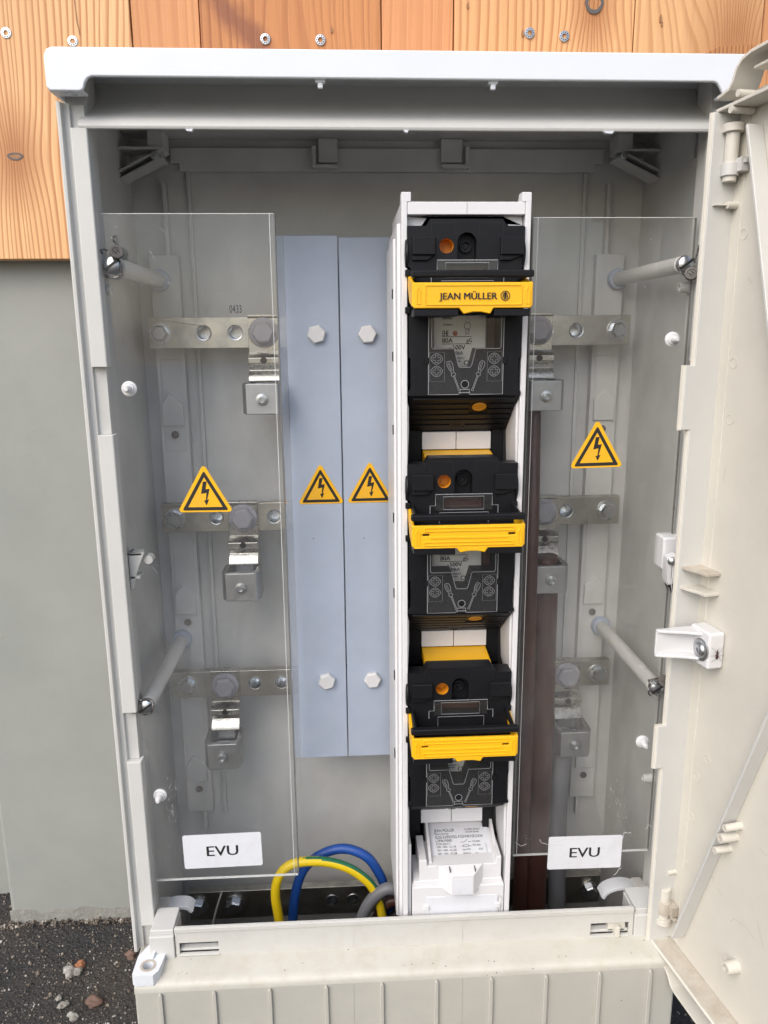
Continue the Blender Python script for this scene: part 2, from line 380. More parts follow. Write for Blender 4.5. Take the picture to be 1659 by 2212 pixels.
styles[i9+5] = wood('pine_board_pale', (0.781, 0.473, 0.226), (.41, .155, .048), 150, 6, [(k3[0], k3[1], .016, 1.8)], contrast=.7, wander=.02)
gen = [wood('pine_board_plain', L1, D1, 150, 8), wood('pine_board_warm', (0.616, 0.297, 0.121), (.42, .17, .065), 100, 9)]
for i, (x0, x1) in enumerate(zip(seams, seams[1:])):
    narrow = (x1-x0) < 90; y0 = WY+(2.2 if narrow else random.uniform(0, 1.2))
    mb = MB(); mb.box(x0+.5, x1-.5, y0, y0+22, 435.5+random.uniform(-1, 1), 2600)
    mb.build('board', styles.get(i, gen[1 if narrow else 0]), t, .9, origin=((x0+x1)/2, y0, 1500))
mb = MB(); mb.box(seams[0], seams[-1], WY+24.5, WY+27, 452, 2600); mb.build('backing', 'dark', t)
def wood_screw(px, py):
    p = at(px, py, WY-.2); mb = MB(); N = 24
    mb.lathe(p, (0, -1, 0), [(5.3, -1), (5.3, .2), (4.9, .6), (2.5, .75), (1.9, -1.6), (0, -1.6)], N)
    o = mb.build('screw', 'steel', t)
    mb = MB()
    for k in range(10):
        an = 2*PI*k/10; c = p+Vector((math.cos(an)*3.7, -.85, math.sin(an)*3.7)); mb.lathe(c, (0, -1, 0), [(.62, 0), (.62, .05), (0, .05)], 6)
    mb.lathe(p+Vector((0, 1.5, 0)), (0, -1, 0), [(1.8, 0), (0, .02)], 8)
    mb.build('screw_recess', 'ink', o)
for q in ((13, 71), (157, 89), (573, 84), (692, 86), (1144, 71), (1219, 78)): wood_screw(*q)
M['knot'] = wood('knot_wood', (.42, .22, .10), (.16, .06, .025), 400, 11)
M['knotlight'] = wood('knot_pale', (.52, .24, .085), (.24, .085, .03), 260, 12)
for px, py, rx, rz in ((33, 338, 8.2, 3.8), (1284, 8, 9.5, 9.5)):
    p = at(px, py, WY); out = [(p.x+rx*math.cos(a_)*(1+.08*math.sin(3*a_)), p.z+rz*math.sin(a_)) for a_ in [2*PI*k/26 for k in range(26)]]
    inn = [(p.x+(x-p.x)*.70, p.z+(z-p.z)*.58) for x, z in out]
    mb = MB(); mb.prism(out, WY-.35, WY+3, holes=[inn]); ring = mb.build('knot_ring', 'ink2', t, .2)
    mb = MB(); mb.prism(inn, WY-.15, WY+3); mb.build('knot', 'knot' if py > 100 else 'knotlight', t)
p0, p1 = at(1525, 112, WY), at(1650, 98, WY)     # the lying branch knot in the pale board
mb = MB(); mb.prism([(p0.x, p0.z-1), (p0.x+14, p0.z+5), (p1.x-10, p1.z+1), (p1.x-6, p1.z-10), (p0.x+25, p0.z-9), (p0.x+8, p0.z-6)], WY-.3, WY+3); mb.build('knot', M['knotlight'], t, .3)
q = at(1574, 127, WY); mb = MB(); mb.prism([(q.x+7*math.cos(a_), q.z+2*math.sin(a_)) for a_ in [2*PI*k/14 for k in range(14)]], WY-.45, WY+1); mb.build('knot_hole', 'ink2', t)
for px_, py_, r_ in ((1157-28, 72, 2.2), (716, 64, 2.0), (1427, 40, 2.6), (1430, 52, 1.6), (1010, 12, 1.8)):
    q = at(px_, py_, WY); mb = MB(); mb.prism([(q.x+r_*.6*math.cos(a_), q.z+r_*1.5*math.sin(a_)) for a_ in [2*PI*k/12 for k in range(12)]], WY-.25, WY+3.5); mb.build('knot', 'knot', t)
cr = [at(x, y, WY-.15) for x, y in ((158, -40), (160, -10), (163, 20), (166, 45), (173, 76))]
mb = MB(); mb.stroke([(q.x, q.z) for q in cr], 1.3, front(WY-.2)); mb.build('crack', M['knot'], t)

# loose gravel: one mass, with the big pieces as things of their own
s = NT('gravel_stone'); oi = s.noise(90, 2)
M['gravel'] = s.pbr(s.ramp(oi, (.3, (.03, .028, .027)), (.47, (.075, .06, .048)), (.58, (.20, .165, .13)), (.66, (.40, .38, .35))), .75, 0, s.bump(s.noise(500, 3), .5, .001))
s = NT('mortar'); M['mortar'] = s.pbr(s.mix(s.ramp(s.noise(90, 5, .7), (.4, 0), (.65, 1)), (.40, .39, .36), (.20, .18, .155)), .85, 0, s.bump(s.noise(220, 5, .7), 1, .003))
M['brick'] = plastic('brick_chip', (.36, .15, .075), .8, 300, .8, .1)
M['redstone'] = plastic('red_stone', (.15, .09, .068), .7, 300, .7, .15)
def stone(mb, p, r, sq=.7, seed=0, sub=1):
    bm2 = bmesh.new(); bmesh.ops.create_icosphere(bm2, subdivisions=sub, radius=1)
    for vv in bm2.verts:
        k = 1+.45*mnoise.noise(vv.co*1.4+Vector((seed*3.1, seed*1.7, 0))); vv.co = vv.co*k
    rot = Matrix.Rotation(seed*2.4, 3, 'Z'); mpv = {}
    for vv in bm2.verts:
        c = rot @ Vector((vv.co.x*r, vv.co.y*r*.8, vv.co.z*r*sq)); mpv[vv] = mb.v(Vector(p)+c)
    for f in bm2.faces: mb.f([mpv[x] for x in f.verts])
    bm2.free()
mb = MB(); k = 0
while k < 7000:
    x, y = random.uniform(-560, 420), random.uniform(-330, PL-4)
    if -262 < x < 262 and y > -165: continue
    if x < -250 and y < -60 and random.random() < .3: continue
    if x > 270 and y > -150 and random.random() < .6: continue
    r = random.choice((.8, .9, 1.1, 1.3, 1.6)) if random.random() < .96 else random.uniform(1.8, 3.4)
    stone(mb, (x, y, GR+r*.25), r, .75, k, 0 if r < 1.7 else 1); k += 1
for k in range(700):                             # grit gathered along the foot of the wall
    x = random.uniform(e0-10, -250); r = random.choice((.8, 1.2, 1.7, 2.4)); h = abs(random.gauss(0, 3))
    stone(mb, (x, PL-random.uniform(0, 9), GR+h*.6), r, .8, k, 1 if r > 1.5 else 0)
for k in range(420):                             # paler grit beside the end of the wall
    x, y = random.uniform(-600, e0+6), random.uniform(-150, 190); stone(mb, (x, y, GR+.5), random.choice((1, 1.5, 2.2, 3)), .7, k, 1)
tag(mb.build('gravel', 'gravel', sharp=60, origin=(0, 0, GR)), None, kind='stuff')
def gpt(px, py):
    d = ray(px, py); return CAM+d*((GR-CAM.z)/d.z)
def loose(px, py, r, mat, label, sq=.6, n=1, cat='stone', sd=1):
    p = gpt(px, py); mb = MB(); rnd = random.Random(sd)
    for j in range(n): stone(mb, p+Vector((rnd.uniform(-.8, .8)*r*(n > 1), rnd.uniform(-.8, .8)*r*(n > 1), r*sq*.45)), r*(1 if n == 1 else rnd.uniform(.5, .75)), sq, sd*5+j, 3)
    return tag(mb.build('loose_stone', mat, sharp=60), label, cat, 'loose stones on the asphalt')
loose(162, 2108, 12, 'mortar', 'crumbly pale grey mortar lump below an orange brick chip', .65, 3, 'mortar lump', 3)
loose(172, 2088, 7, 'brick', 'small orange brick chip lying on the pale mortar lump', .6, 1, 'brick chip', 4)
loose(203, 2168, 9.5, 'redstone', 'reddish brown angular stone near the bottom left of the cabinet base', .6, 1, 'stone', 6)
loose(130, 2168, 8, 'mortar', 'whitish mortar crumbs left of the reddish brown stone', .6, 3, 'mortar lump', 8)
loose(155, 2192, 8, 'mortar', 'pale mortar crumbs in front of the reddish brown stone', .6, 3, 'mortar lump', 9)
loose(283, 2066, 7, 'redstone', 'small rust coloured stone beside the hinge lug foot of the cabinet', .7, 1, 'stone', 12)
loose(1477, 2110, 7, 'mortar', 'small white pebble on dark asphalt between cabinet base and door', .7, 1, 'pebble', 13)

# ================================================================== cabinet
cab = thing('distribution_cabinet', (0, -50, GR), 'light grey polyester cable distribution cabinet standing open before the wall', 'cabinet')
def part(mb, name, mat, bevel=0, parent=None, **kw): return mb.build(name, mat, parent or cab, bevel, **kw)
XL, XR = -261.0, 265.5                           # outer faces of the side walls
# roof cap with its two hanging ears
def S(p): return p
cy0 = -155.0; cl, cr_, zt = -261.5, 267.5, 556.0
zb, ze = 536.6, 526.8
prof = [(cl, ze+2.5), (cl+2.5, ze), (cl+24, ze), (cl+26.5, ze+1.5), (cl+28, ze+6), (cl+30, zb-1), (cl+33, zb), (cr_-33, zb), (cr_-30, zb-1), (cr_-28, ze+6), (cr_-25, ze+1), (cr_-22, ze), (cr_-2.5, ze), (cr_, ze+2.5), (cr_, zt-6), (cr_-2, zt-1.5), (cr_-6, zt), (cl+6, zt), (cl+2, zt-1.5), (cl, zt-6)]
mb = MB(); mb.prism(prof, cy0, cy0+3.5)
mb.box(cl+1, cr_-1, cy0+3.2, 95, zt-5, zt-.4)    # roof sheet
for x0, x1 in ((cl+.4, cl+3.5), (cr_-3.5, cr_-.4)): mb.box(x0, x1, cy0+3, 92, ze+.5, zt-1.2)
for x0, x1 in ((cl+2, cl+25), (cr_-25, cr_-2)): mb.box(x0, x1, cy0+3, cy0+17, ze+.6, ze+3)
part(mb, 'roof_cap', 'cap', 1.6, seg=3)
mb = MB(); mb.lathe((cl+16, cy0+9, ze+.7), (0, 0, -1), [(4.6, -1), (4.6, .8), (3, .8), (2.6, -2), (0, -2)], 20); part(mb, 'ear_socket', 'cap')
for px in (692, 1063):
    p = at(px, 182, -146); mb = MB(); mb.box(p.x-3.6, p.x+3.6, -151.4, -147, zb-1.8, zb+1); mb.box(p.x-1.9, p.x+1.9, -151, -148, zb-5.5, zb-1.7); part(mb, 'cap_clip', 'cap', .6)
# lintel: the curved front beam below the cap
pr = [(-88, 552), (-90, 546), (-98, 536), (-112, 526.5), (-124, 519.5), (-131.5, 515.5), (-136, 512.8), (-138.4, 510.3), (-139.5, 507.5), (-138.8, 505.6), (-137, 505.2), (-134.5, 508), (-129, 511.5), (-118, 519), (-104, 528), (-92, 538), (-84, 546), (-82, 552)]
mb = MB(); mb.prism(pr, -246, 250, lambda a_, b_, d: Vector((d, a_, b_))); part(mb, 'lintel', 'grp', .5)
for x0, x1 in ((XL+3, -242.5), (246.5, XR-3)):
    mb = MB(); mb.box(x0, x1, -126, -100, 515, 551); part(mb, 'lintel_end', 'grp')
for px, wd in ((408, 6), (877, 4), (1315, 9)):
    p = at(px, 270, -139); mb = MB(); mb.prism([(p.x-wd/2, 505.4), (p.x+wd/2, 505.4), (p.x+wd/3, 503.6), (p.x-wd/4, 503.9)], -139.8, -136); part(mb, 'moulding_flash', 'cap', .2)
# side walls, back wall, roof underside
for x0, x1 in ((XL, XL+5.5), (XR-5.5, XR)):
    mb = MB(); mb.box(x0, x1, -99.8, 60, GR-5, 541); part(mb, 'side_wall', 'grp_in')
mb = MB(); mb.box(XL+5.4, XR-5.4, 45, 52, -410, 541); part(mb, 'back_wall', 'grp_in', .5)
mb = MB(); mb.box(XL+5, XR-5, -83, 60, 540.5, 545); part(mb, 'roof_inner', 'grp_in')
# profile of the front jambs (mirrored), with the two latch pockets
zp = [at(200, y, -136).z for y in (793, 940)]+[at(260, y, -136).z for y in (1538, 1645)]
for sgn, xo in ((1, XL), (-1, XR)):
    X = lambda d: xo+sgn*d
    mp = lambda a_, b_, d: Vector((X(a_), b_, d))
    body = [(0, -139.5), (1.2, -140.2), (3.2, -140), (3.8, -138.5), (4.2, -135.4), (6.4, -134.6), (8.2, -134.6), (8.6, -131.4), (18.2, -131.0), (18.2, -106), (15.4, -106), (15.4, -127), (5, -127), (5, -100), (0, -100)]
    mb = MB(); mb.prism(body, -224, 524, mp)
    face = [(8.4, -132), (8.6, -138.2), (9.3, -138.9), (20.6, -138.9), (21.4, -138.2), (21.4, -127), (18.4, -127), (18.4, -131.8)]
    for za, zb2 in ((-196, zp[3]), (zp[2], zp[1]), (zp[0], 506)): mb.prism(face, za, zb2, mp)
    part(mb, 'jamb', 'grp', .7)
# back wall relief: hooks panel, ribs, mounting rails
def A(px, py, Y): p = at(px, py, Y); return p.x, p.z
zt2 = at(520, 320, 40).z; z372 = at(520, 372, 42).z
xa, xb = A(365, 325, 40)[0], A(1306, 325, 40)[0]
mb = MB(); mb.prism([(xa+9, z372), (xb-9, z372), (xb-9, zt2-14), (xb-1, zt2-14), (xb-1, zt2), (xa+1, zt2), (xa+1, zt2-14), (xa+9, zt2-14)], 38, 44.8); part(mb, 'top_panel', 'grp_in', .8)
for px0, px1 in ((687, 729), (953, 999)):
    x0, x1 = A(px0, 300, 34)[0], A(px1, 300, 34)[0]; zb3 = at(px0, 352, 34).z
    mb = MB(); mb.box(x0, x1, 33, 36.5, zb3, 540); part(mb, 'roof_tab', 'grp_in', .6)
    mb = MB(); inner = 1 if px0 < 800 else -1
    x0b, x1b = (x0-6, x1) if inner > 0 else (x0, x1+6)
    mb.box(x0b, x1b, 27, 38, zb3-6, zb3-2.5)
    xs_ = x0b if inner > 0 else x1b-3.5
    mb.box(xs_, xs_+3.5, 27, 38, zb3-2.6, zt2); part(mb, 'tab_catch', 'grp_in', .5)
for sg in (-1, 1):
    px = 352 if sg < 0 else 1318
    xr = at(px, 420, 40).x
    mb = MB(); mb.box(min(xr, xr-sg*4), max(xr, xr-sg*4), 36, 44.8, -215, 500); part(mb, 'corner_rib', 'grp_in', .6)
    # mounting rail: raised flat strip with embossed outline
    xm0, xm1 = sg*241, sg*212; x0, x1 = min(xm0, xm1), max(xm0, xm1)
    mb = MB(); mb.box(x0, x1, 34, 44.6, -190, 432); mb.box(x0+sg*0+4, x1-4, 33.2, 34.4, 235, 330); mb.box(x0+4, x1-4, 33.2, 34.4, 60, 160); mb.box(x0+4, x1-4, 33.2, 34.4, -140, -20)
    part(mb, 'mounting_rail', 'grp_in', .7)
    xg = sg*199; mb = MB(); mb.box(xg-2, xg+2, 41, 44.8, -200, z372); part(mb, 'back_rib', 'grp_in', .8)
    for (zc) in (262, 55, -150):
        mb = MB(); mb.prism([(sg*238, zc), (sg*238, zc+22), (sg*230, zc+34), (sg*216, zc+22), (sg*216, zc)], 30.5, 34.4)
        part(mb, 'mounting_tab', 'grp_in', .8)
        mb = MB(); mb.lathe((sg*226, 30.4, zc-9), (0, -1, 0), [(4, -.2), (4, .3), (2.6, .3), (2.2, -.6), (0, -.6)], 16); part(mb, 'mounting_hole', 'lead')
    # gusset bracket in the top corner with its screw
    GY = 6.0; gx, gz = A(335 if sg < 0 else 1347, 343, GY); wx, wz = A(268 if sg < 0 else 1412, 372, GY+10)
    xw = XL+5.5 if sg < 0 else XR-5.5; I = -sg      # I points into the cabinet
    bx = A(352 if sg < 0 else 1336, 300, GY)[0]; bx2 = A(318 if sg < 0 else 1368, 300, GY)[0]; zl_ = A(300, 318, GY)[1]
    mb = MB(); mb.box(min(bx, bx2), max(bx, bx2), GY, 30, zl_, 540); mb.box(min(xw, bx), max(xw, bx), GY-2, 30, zl_-2, zl_+.4); part(mb, 'corner_gusset', 'grp_in', .5)
    for dz in (0, -7):
        mb = MB(); mb.prism([(xw, wz-2+dz), (xw, wz+dz), (gx+I*4, gz+8+dz), (gx+I*7, gz+8+dz), (gx+I*7, gz+6+dz), (gx+I*4, gz+6+dz)], GY-2, 28); part(mb, 'gusset_lip', 'grp_in', .4)
    mb = MB(); mb.prism([(xw, wz-8), (xw, wz-1), (gx+I*6, gz+7), (gx+I*6, gz)], GY+12, GY+14); part(mb, 'gusset_web', 'grp_in', .3)
    mb = MB(); mb.lathe((gx, GY-1, gz+2.5), (0, -1, 0), [(0, -13), (4, -13), (4, 0), (3.8, 1.2), (2.2, 2), (1.2, 2), (1, 1.2), (0, 1.2)], 20); part(mb, 'gusset_screw', 'steel')
    mb = MB(); y0 = 420; mb.prism([(xw, 500), (xw-sg*3, 500), (xw-sg*3, 538), (xw-sg*30, 538), (xw-sg*30, 540), (xw, 540)], -76, -58); part(mb, 'corner_web', 'grp_in', .5)
# small fittings on the side walls
for px, py, sg in ((238, 627, -1), (1472, 621, 1), (1392, 1681, 1)):
    p = at(px, py, -112); xw = XL+5.5 if sg < 0 else XR-5.5
    mb = MB(); mb.lathe((xw, p.y, p.z), (-sg, 0, 0), [(6.5, 0), (5, 6), (4.2, abs(xw-p.x)+2), (2.4, abs(xw-p.x)+2), (2.2, 4), (0, 4)], 20)
    mb.prism([(xw, p.z+9), (xw-sg*9, p.z+3), (xw-sg*9, p.z-3), (xw, p.z-9)], p.y-1, p.y+1); part(mb, 'screw_boss', 'grp_in', .3)
# sill beam with slots, end blocks, ledge and ribbed base panel
YS = -161.0
def sx(px, py): return at(px, py, YS).x
sx0, sx1 = sx(378, 2030), sx(1368, 1990); zs = (at(390, 2003, YS).z+at(1360, 1963, YS).z)/2; zf = at(600, 2056, YS).z
ls, rs = (sx(388, 2048), sx(472, 2040)), (sx(1276, 2010), sx(1358, 2004))
lz = (at(430, 2060, YS).z, at(430, 2036, YS).z); rz = (at(1315, 2020, YS).z, at(1315, 1994, YS).z)
holes = [[(ls[0], lz[0]), (ls[1], lz[0]), (ls[1], lz[1]), (ls[0], lz[1])], [(rs[0], rz[0]), (rs[1], rz[0]), (rs[1], rz[1]), (rs[0], rz[1])]]
mb = MB(); mb.prism([(sx0, zf-4), (sx1, zf-4), (sx1, zs), (sx0, zs)], YS, YS+3, holes=holes)
mb.box(sx0, sx1, YS-1.2, YS+1, zs-4.5, zs-.2)
sill = part(mb, 'sill', 'sill', .9)
for (x0, x1), (z0, z1) in ((ls, lz), (rs, rz)):
    mb = MB(); mb.box(x0-.6, x1+.6, YS-1.0, YS+.1, z0-1.3, z0-.1); mb.box(x0, x1, YS+3, YS+9, z0+(z1-z0)*.1, z0+(z1-z0)*.3); part(mb, 'slot_trim', 'grp', .3, sill)
p = at(1335, 2006, YS); mb = MB(); mb.box(p.x-9, p.x+8, YS+3, YS+9, rz[0]+2, rz[1]-1.5); part(mb, 'sill_latch', 'door', .6, sill)
mb = MB(); mb.box(p.x-4, p.x+1, YS-3, YS+3.4, rz[0]-1, rz[1]-3); part(mb, 'latch_tongue', 'door', .6, sill)
for x0, x1 in ((XL+21.8, sx0-.6), (sx1+.6, XR-22)):
    mb = MB(); mb.box(x0, x1, YS-2.0, -130, zf-2, zs-7); mb.box(x0+1, x1-.5, YS+.6, -130, zs-7.2, zs-2); part(mb, 'sill_end_block', 'grp', 1.0)
for xs_ in (764, 998):
    x = sx(xs_, 2030); mb = MB(); mb.box(x-.22, x+.22, YS-.3, YS+.2, zf, zs-5); part(mb, 'mould_seam', 'sill', 0, sill)
YB = -188.0; zl0 = zf; zl1 = at(880, 2100, YB+3).z+2
ledge = [(YS+1, zl0), (YS-3, zl0-.3), (YB+7, zl1+.8), (YB+3, zl1-.4), (YB+1, zl1-2.2), (YB+.2, zl1-5), (YB+.2, zl1-9), (YB+4, zl1-9), (YB+6, zl1-4), (YS+6, zl0-5)]
mb = MB(); mb.prism(ledge, at(288, 2125, YB).x, at(1456, 2150, YB).x, lambda a_, b_, d: Vector((d, a_, b_))); part(mb, 'ledge', 'ledge', .4)
zt3 = zl1-6; xb0 = at(288, 2125, YB).x; xb1 = at(1456, 2150, YB).x
mb = MB(); mb.box(xb0, xb1, YB, YB+5, GR-5, zt3)
for x0 in (xb0, xb1-5): mb.box(x0, x0+5, YB+5, -133, GR-5, zt3); mb.box(x0 if x0 > 0 else XL+.3, XR-.3 if x0 > 0 else x0+5, -133, -100, GR-5, -236)
basep = part(mb, 'base_panel', 'base', 2.6, seg=3)
for k, (px, py) in enumerate(((345, 2125), (463, 2140), (583, 2135), (705, 2128), (825, 2123), (943, 2119), (1061, 2112), (1179, 2104), (1295, 2096), (1405, 2085))):
    p = at(px, py+10, YB-1); mb = MB(); wd = 2.3; zr = zt3-4
    mb.prism([(p.x-wd, GR), (p.x+wd, GR), (p.x+wd*.75, zr), (p.x+wd*.3, zr+1.6), (p.x-wd*.3, zr+1.6), (p.x-wd*.75, zr)], YB-3.0, YB+.1); part(mb, 'base_rib', 'base', .9, basep)
for px in (764, 998):
    x = at(px, 2150, YB).x; mb = MB(); mb.box(x-.2, x+.2, YB-.3, YB+.2, GR, zt3-3); part(mb, 'mould_seam', 'base', 0, basep)
# hinge lug with its socket at the lower left corner
q0 = at(320, 2088, YB+12); zl = q0.z+1
hx, hy = q0.x, YB+14
prof = [(hx-12, hy-11), (hx-9.5, hy-13.5), (hx+7, hy-13.5), (hx+11, hy-8), (hx+13, hy+12), (hx+9, hy+24), (hx-5, hy+24), (hx-12, hy+10)]
mb = MB(); mb.prism(prof, zl-11, zl, lambda a_, b_, d: Vector((a_, b_, d)), holes=[circ(hx, hy-2, 5.0, 24)]); lug = part(mb, 'hinge_lug', 'cap', .9)
mb = MB(); mb.prism(circ(hx, hy-2, 7.2, 28), zl-.2, zl+.4, lambda a_, b_, d: Vector((a_, b_, d)), holes=[circ(hx, hy-2, 4.9, 28)]); part(mb, 'socket_rim', 'dusty', .2, lug)
mb = MB(); mb.cyl((hx+2, hy+5, zl), (hx+5, hy+24, zl+10), 1.1, 10); part(mb, 'lug_web', 'cap', 0, lug)
mb = MB(); mb.box(hx-9, hx+7, hy-11, hy+12, zl-15, zl-11.2); part(mb, 'lug_foot', 'lead', .6, lug)
mb = MB(); rnd = random.Random(3)                  # crumbs of dirt lying on the ledge
for k in range(70):
    px = 370+abs(rnd.gauss(0, 90)) if k < 55 else rnd.uniform(600, 1380); p = at(px, 2095-.035*(px-370)+rnd.uniform(-14, 8), YB+12)
    stone(mb, (p.x, YB+rnd.uniform(8, 24), zl1+1.5), rnd.choice((.3, .4, .6, .9)), .7, k, 0)
tag(mb.build('dirt_crumbs', 'dusty', basep, sharp=60), None, kind='stuff')
# white hooks at the lower inner corners
for (path, y) in (([(352, 2015), (352, 1990), (358, 1974), (374, 1966), (400, 1966), (412, 1974)], -112), ([(1392, 1965), (1386, 1940), (1368, 1926), (1340, 1924), (1316, 1932), (1306, 1944)], -112)):
    pts = [Vector((q.x, q.z)) for q in spline([at(a_, b_, y) for a_, b_ in path], 5)]; o_ = []
    for i in range(len(pts)):
        d = (pts[min(i+1, len(pts)-1)]-pts[max(i-1, 0)]).normalized(); o_.append(pts[i]+Vector((-d.y, d.x))*(3.6 if path[0][0] < 800 else -3.6))
    mb = MB(); N_ = len(pts)
    A_ = [[mb.v(Vector((p_.x, yy, p_.y))) for p_ in ln] for ln in (pts, o_) for yy in (y, y+16)]
    for i in range(N_-1):
        for u_, v_ in ((0, 1), (1, 3), (3, 2), (2, 0)): mb.f([A_[u_][i], A_[u_][i+1], A_[v_][i+1], A_[v_][i]])
    for e_ in (0, N_-1): mb.f([A_[k_][e_] for k_ in (0, 1, 3, 2)])
    part(mb, 'sill_hook', 'cap', .5)
for px0, px1, py0, py1 in ((331, 360, 1966, 2005), (1374, 1400, 1922, 1965)):
    a0, a1 = at(px0, py1, -116), at(px1, py0, -116); mb = MB(); mb.box(a0.x, a1.x, -118, -96, a0.z-8, a1.z); part(mb, 'hook_block', 'grp', 1.4)
# catch brackets on the jambs (white on the right, grey on the left)
p = at(268, 1200, -120); x0 = XL+21
mb = MB(); z0, z1 = at(268, 1270, -120).z, at(268, 1192, -120).z
mb.prism([(x0, z0), (x0+2.5, z0), (x0+6, z0+14), (x0+14, z1), (x0, z1)], -124, -121); mb.box(x0, x0+9, -124, -112, z0+9, z0+12); mb.box(x0, x0+12, -124, -112, z1-3, z1)
mb.cyl((x0+16, -120, z1-8), (x0+16, -110, z1-8), 4); mb.box(x0, x0+3, -121, -108, z0, z1); part(mb, 'catch_bracket', 'grp', .6)
a0, a1 = at(1433, 1262, -146), at(1463, 1166, -146)
mb = MB(); mb.box(a0.x+1, a1.x+10, -138, -118, a1.z-30, a1.z); part(mb, 'catch_housing', 'white', 2.4, seg=3)
mb = MB(); mb.prism([(a0.x, a1.z-15), (a1.x-1, a1.z-12), (a1.x-1, a0.z), (a1.x-7, a0.z), (a0.x, a0.z+5)], -150, -141, holes=[[(a0.x+5, a1.z-20), (a1.x-4, a1.z-19), (a1.x-4, a0.z+5), (a0.x+5, a0.z+8)]])
mb.box(a0.x+1, a1.x-1.5, -143, -140, a0.z+4, a1.z-16); catch = part(mb, 'door_catch', 'white', .8)
mb = MB(); mb.lathe((a0.x+3.5, -150.5, a1.z-18), (-.55, -.8, 0), [(0, 0), (3.4, 0), (3, 1.6), (1.5, 2.4), (0, 2.5)], 18); part(mb, 'catch_screw', 'steel', 0, catch)

# ------------------------------------------------------------------ opened door (a part of the cabinet) and its pieces
zt_d, zb_d = 512.0, -213.0
UW = 505.0
mpd = lambda u, z, n: door(u, n, z)
mb = MB(); mb.prism([(0, -222), (UW, -228), (UW, 541), (0, 524)], -4, 0, mpd); mb.box(0, 12.5, -.5, .7, zb_d+1, zt_d-1, door)
dr = part(mb, 'door', 'door', .5); tag(dr, 'cream door swung wide open to the right')
q1, q2 = atd(1480, 788, 20)[1], atd(1478, 925, 20)[1]; q3, q4 = atd(1420, 1546, 20)[1], atd(1418, 1640, 20)[1]
def dpart(mb, name, mat='door', bevel=.6, **kw): return mb.build(name, mat, dr, bevel, **kw)
FN = 22.8
fl = [(0, zb_d), (FN, zb_d), (FN, q4), (30.5, q4), (30.5, q3), (FN, q3), (FN, q2), (30.5, q2), (30.5, q1), (FN, q1), (FN, zt_d), (0, zt_d)]
mb = MB(); mb.prism(fl, -1, 2.2, lambda n, z, u: door(u, n, z)); dpart(mb, 'hinge_flange', 'grp', .7)  # same plastic as the door; its shading is put into the greyer colour
lipw = [(FN, zb_d), (FN, q4), (30.8, q4), (30.8, q3), (FN, q3), (FN, q2), (30.8, q2), (30.8, q1), (FN, q1), (FN, zt_d)]
mb = MB(); mb.tube([door(-.4, n, z) for n, z in lipw], 1.5, 6, 1.5); dpart(mb, 'flange_lip', 'door', 0)
def plate(name, path, mat, n0, n1, th, bev=.6):
    """a strip following path (u, z), standing off the door from n0 to n1"""
    o = []
    for i in range(len(path)):
        d = (Vector(path[min(i+1, len(path)-1)])-Vector(path[max(i-1, 0)])).normalized(); o.append(Vector(path[i])+Vector((-d.y, d.x))*th)
    mb = MB(); mb.prism(list(path)+[tuple(v) for v in o[::-1]], n0, n1, mpd); return dpart(mb, name, mat, bev)
plate('bottom_flange', [(-1, zb_d), (UW, zb_d-4)], 'dusty', 0, 19, -2.5)
mb = MB(); mb.tube([door(u, 19.4, zb_d-1-u*.008) for u in (-1, 200, UW)], 1.7, 6); dpart(mb, 'flange_lip', 'door', 0)
plate('bottom_lip', [(2, zb_d-9), (8, zb_d-12), (14, zb_d-12.5), (22, zb_d-13), (28, zb_d-17), (33, zb_d-23), (38, zb_d-25), (UW, zb_d-28)], 'door', -3, 19, 2.4)
plate('top_flange', [(-1, zt_d), (UW, zt_d+3)], 'door', 0, 20, 2.6)
S0 = atd(1534, 240, 20)
plate('top_lip', [(-1, zt_d+9), (6, zt_d+10), (13, zt_d+12), (17, zt_d+17), (20, zt_d+24), (25, zt_d+28), (34, zt_d+30), (UW, zt_d+36)], 'door', -3, 20, 2.6)
plate('top_inner_rib', [(30, zt_d+21), (UW, zt_d+26)], 'door', 0, 14, 2.2)
for u, z in ((17, zt_d-2), (24, zt_d+7)):
    mb = MB(); mb.cyl(door(u, 1, z), door(u, 20.5, z), 2.6, 14); dpart(mb, 'rib_post', 'door', 0)
# crossing stiffener ribs on the panel
for a_, b_, z_end in (((1613, 268), (1657, 690), None), ((1450, 2026), (1612, 1650), None)):
    ua, ub = atd(*a_, 13), atd(*b_, 13); d = Vector(ub)-Vector(ua); ub = Vector(ua)+d*2.2
    nrm = Vector((-d.y, d.x)).normalized()*1.4
    mb = MB(); mb.prism([tuple(Vector(ua)+nrm), tuple(ub+nrm), tuple(ub-nrm), tuple(Vector(ua)-nrm)], 0, 13.5, mpd); dpart(mb, 'stiffener', 'grp', .8)  # grey instead of door cream: shade on the rib sides put into the colour
for a_, rr in (((1567, 1789), 3.0), ((1557, 1811), 4.0), ((1545, 1837), 3.0)):
    u, z = atd(*a_, 14); mb = MB(); mb.lathe(door(u, 0, z), DN, [(rr+.4, 0), (rr, 15), (rr*.5, 15), (rr*.45, 8), (0, 8)], 18); dpart(mb, 'rib_boss', 'door', 0)
u, z = atd(1566, 2092, 11); mb = MB(); mb.lathe(door(u, 0, z), DN, [(5.6, 0), (5.2, 11), (3, 11), (2.8, 4), (0, 4)], 22); dpart(mb, 'rib_boss', 'door', 0)
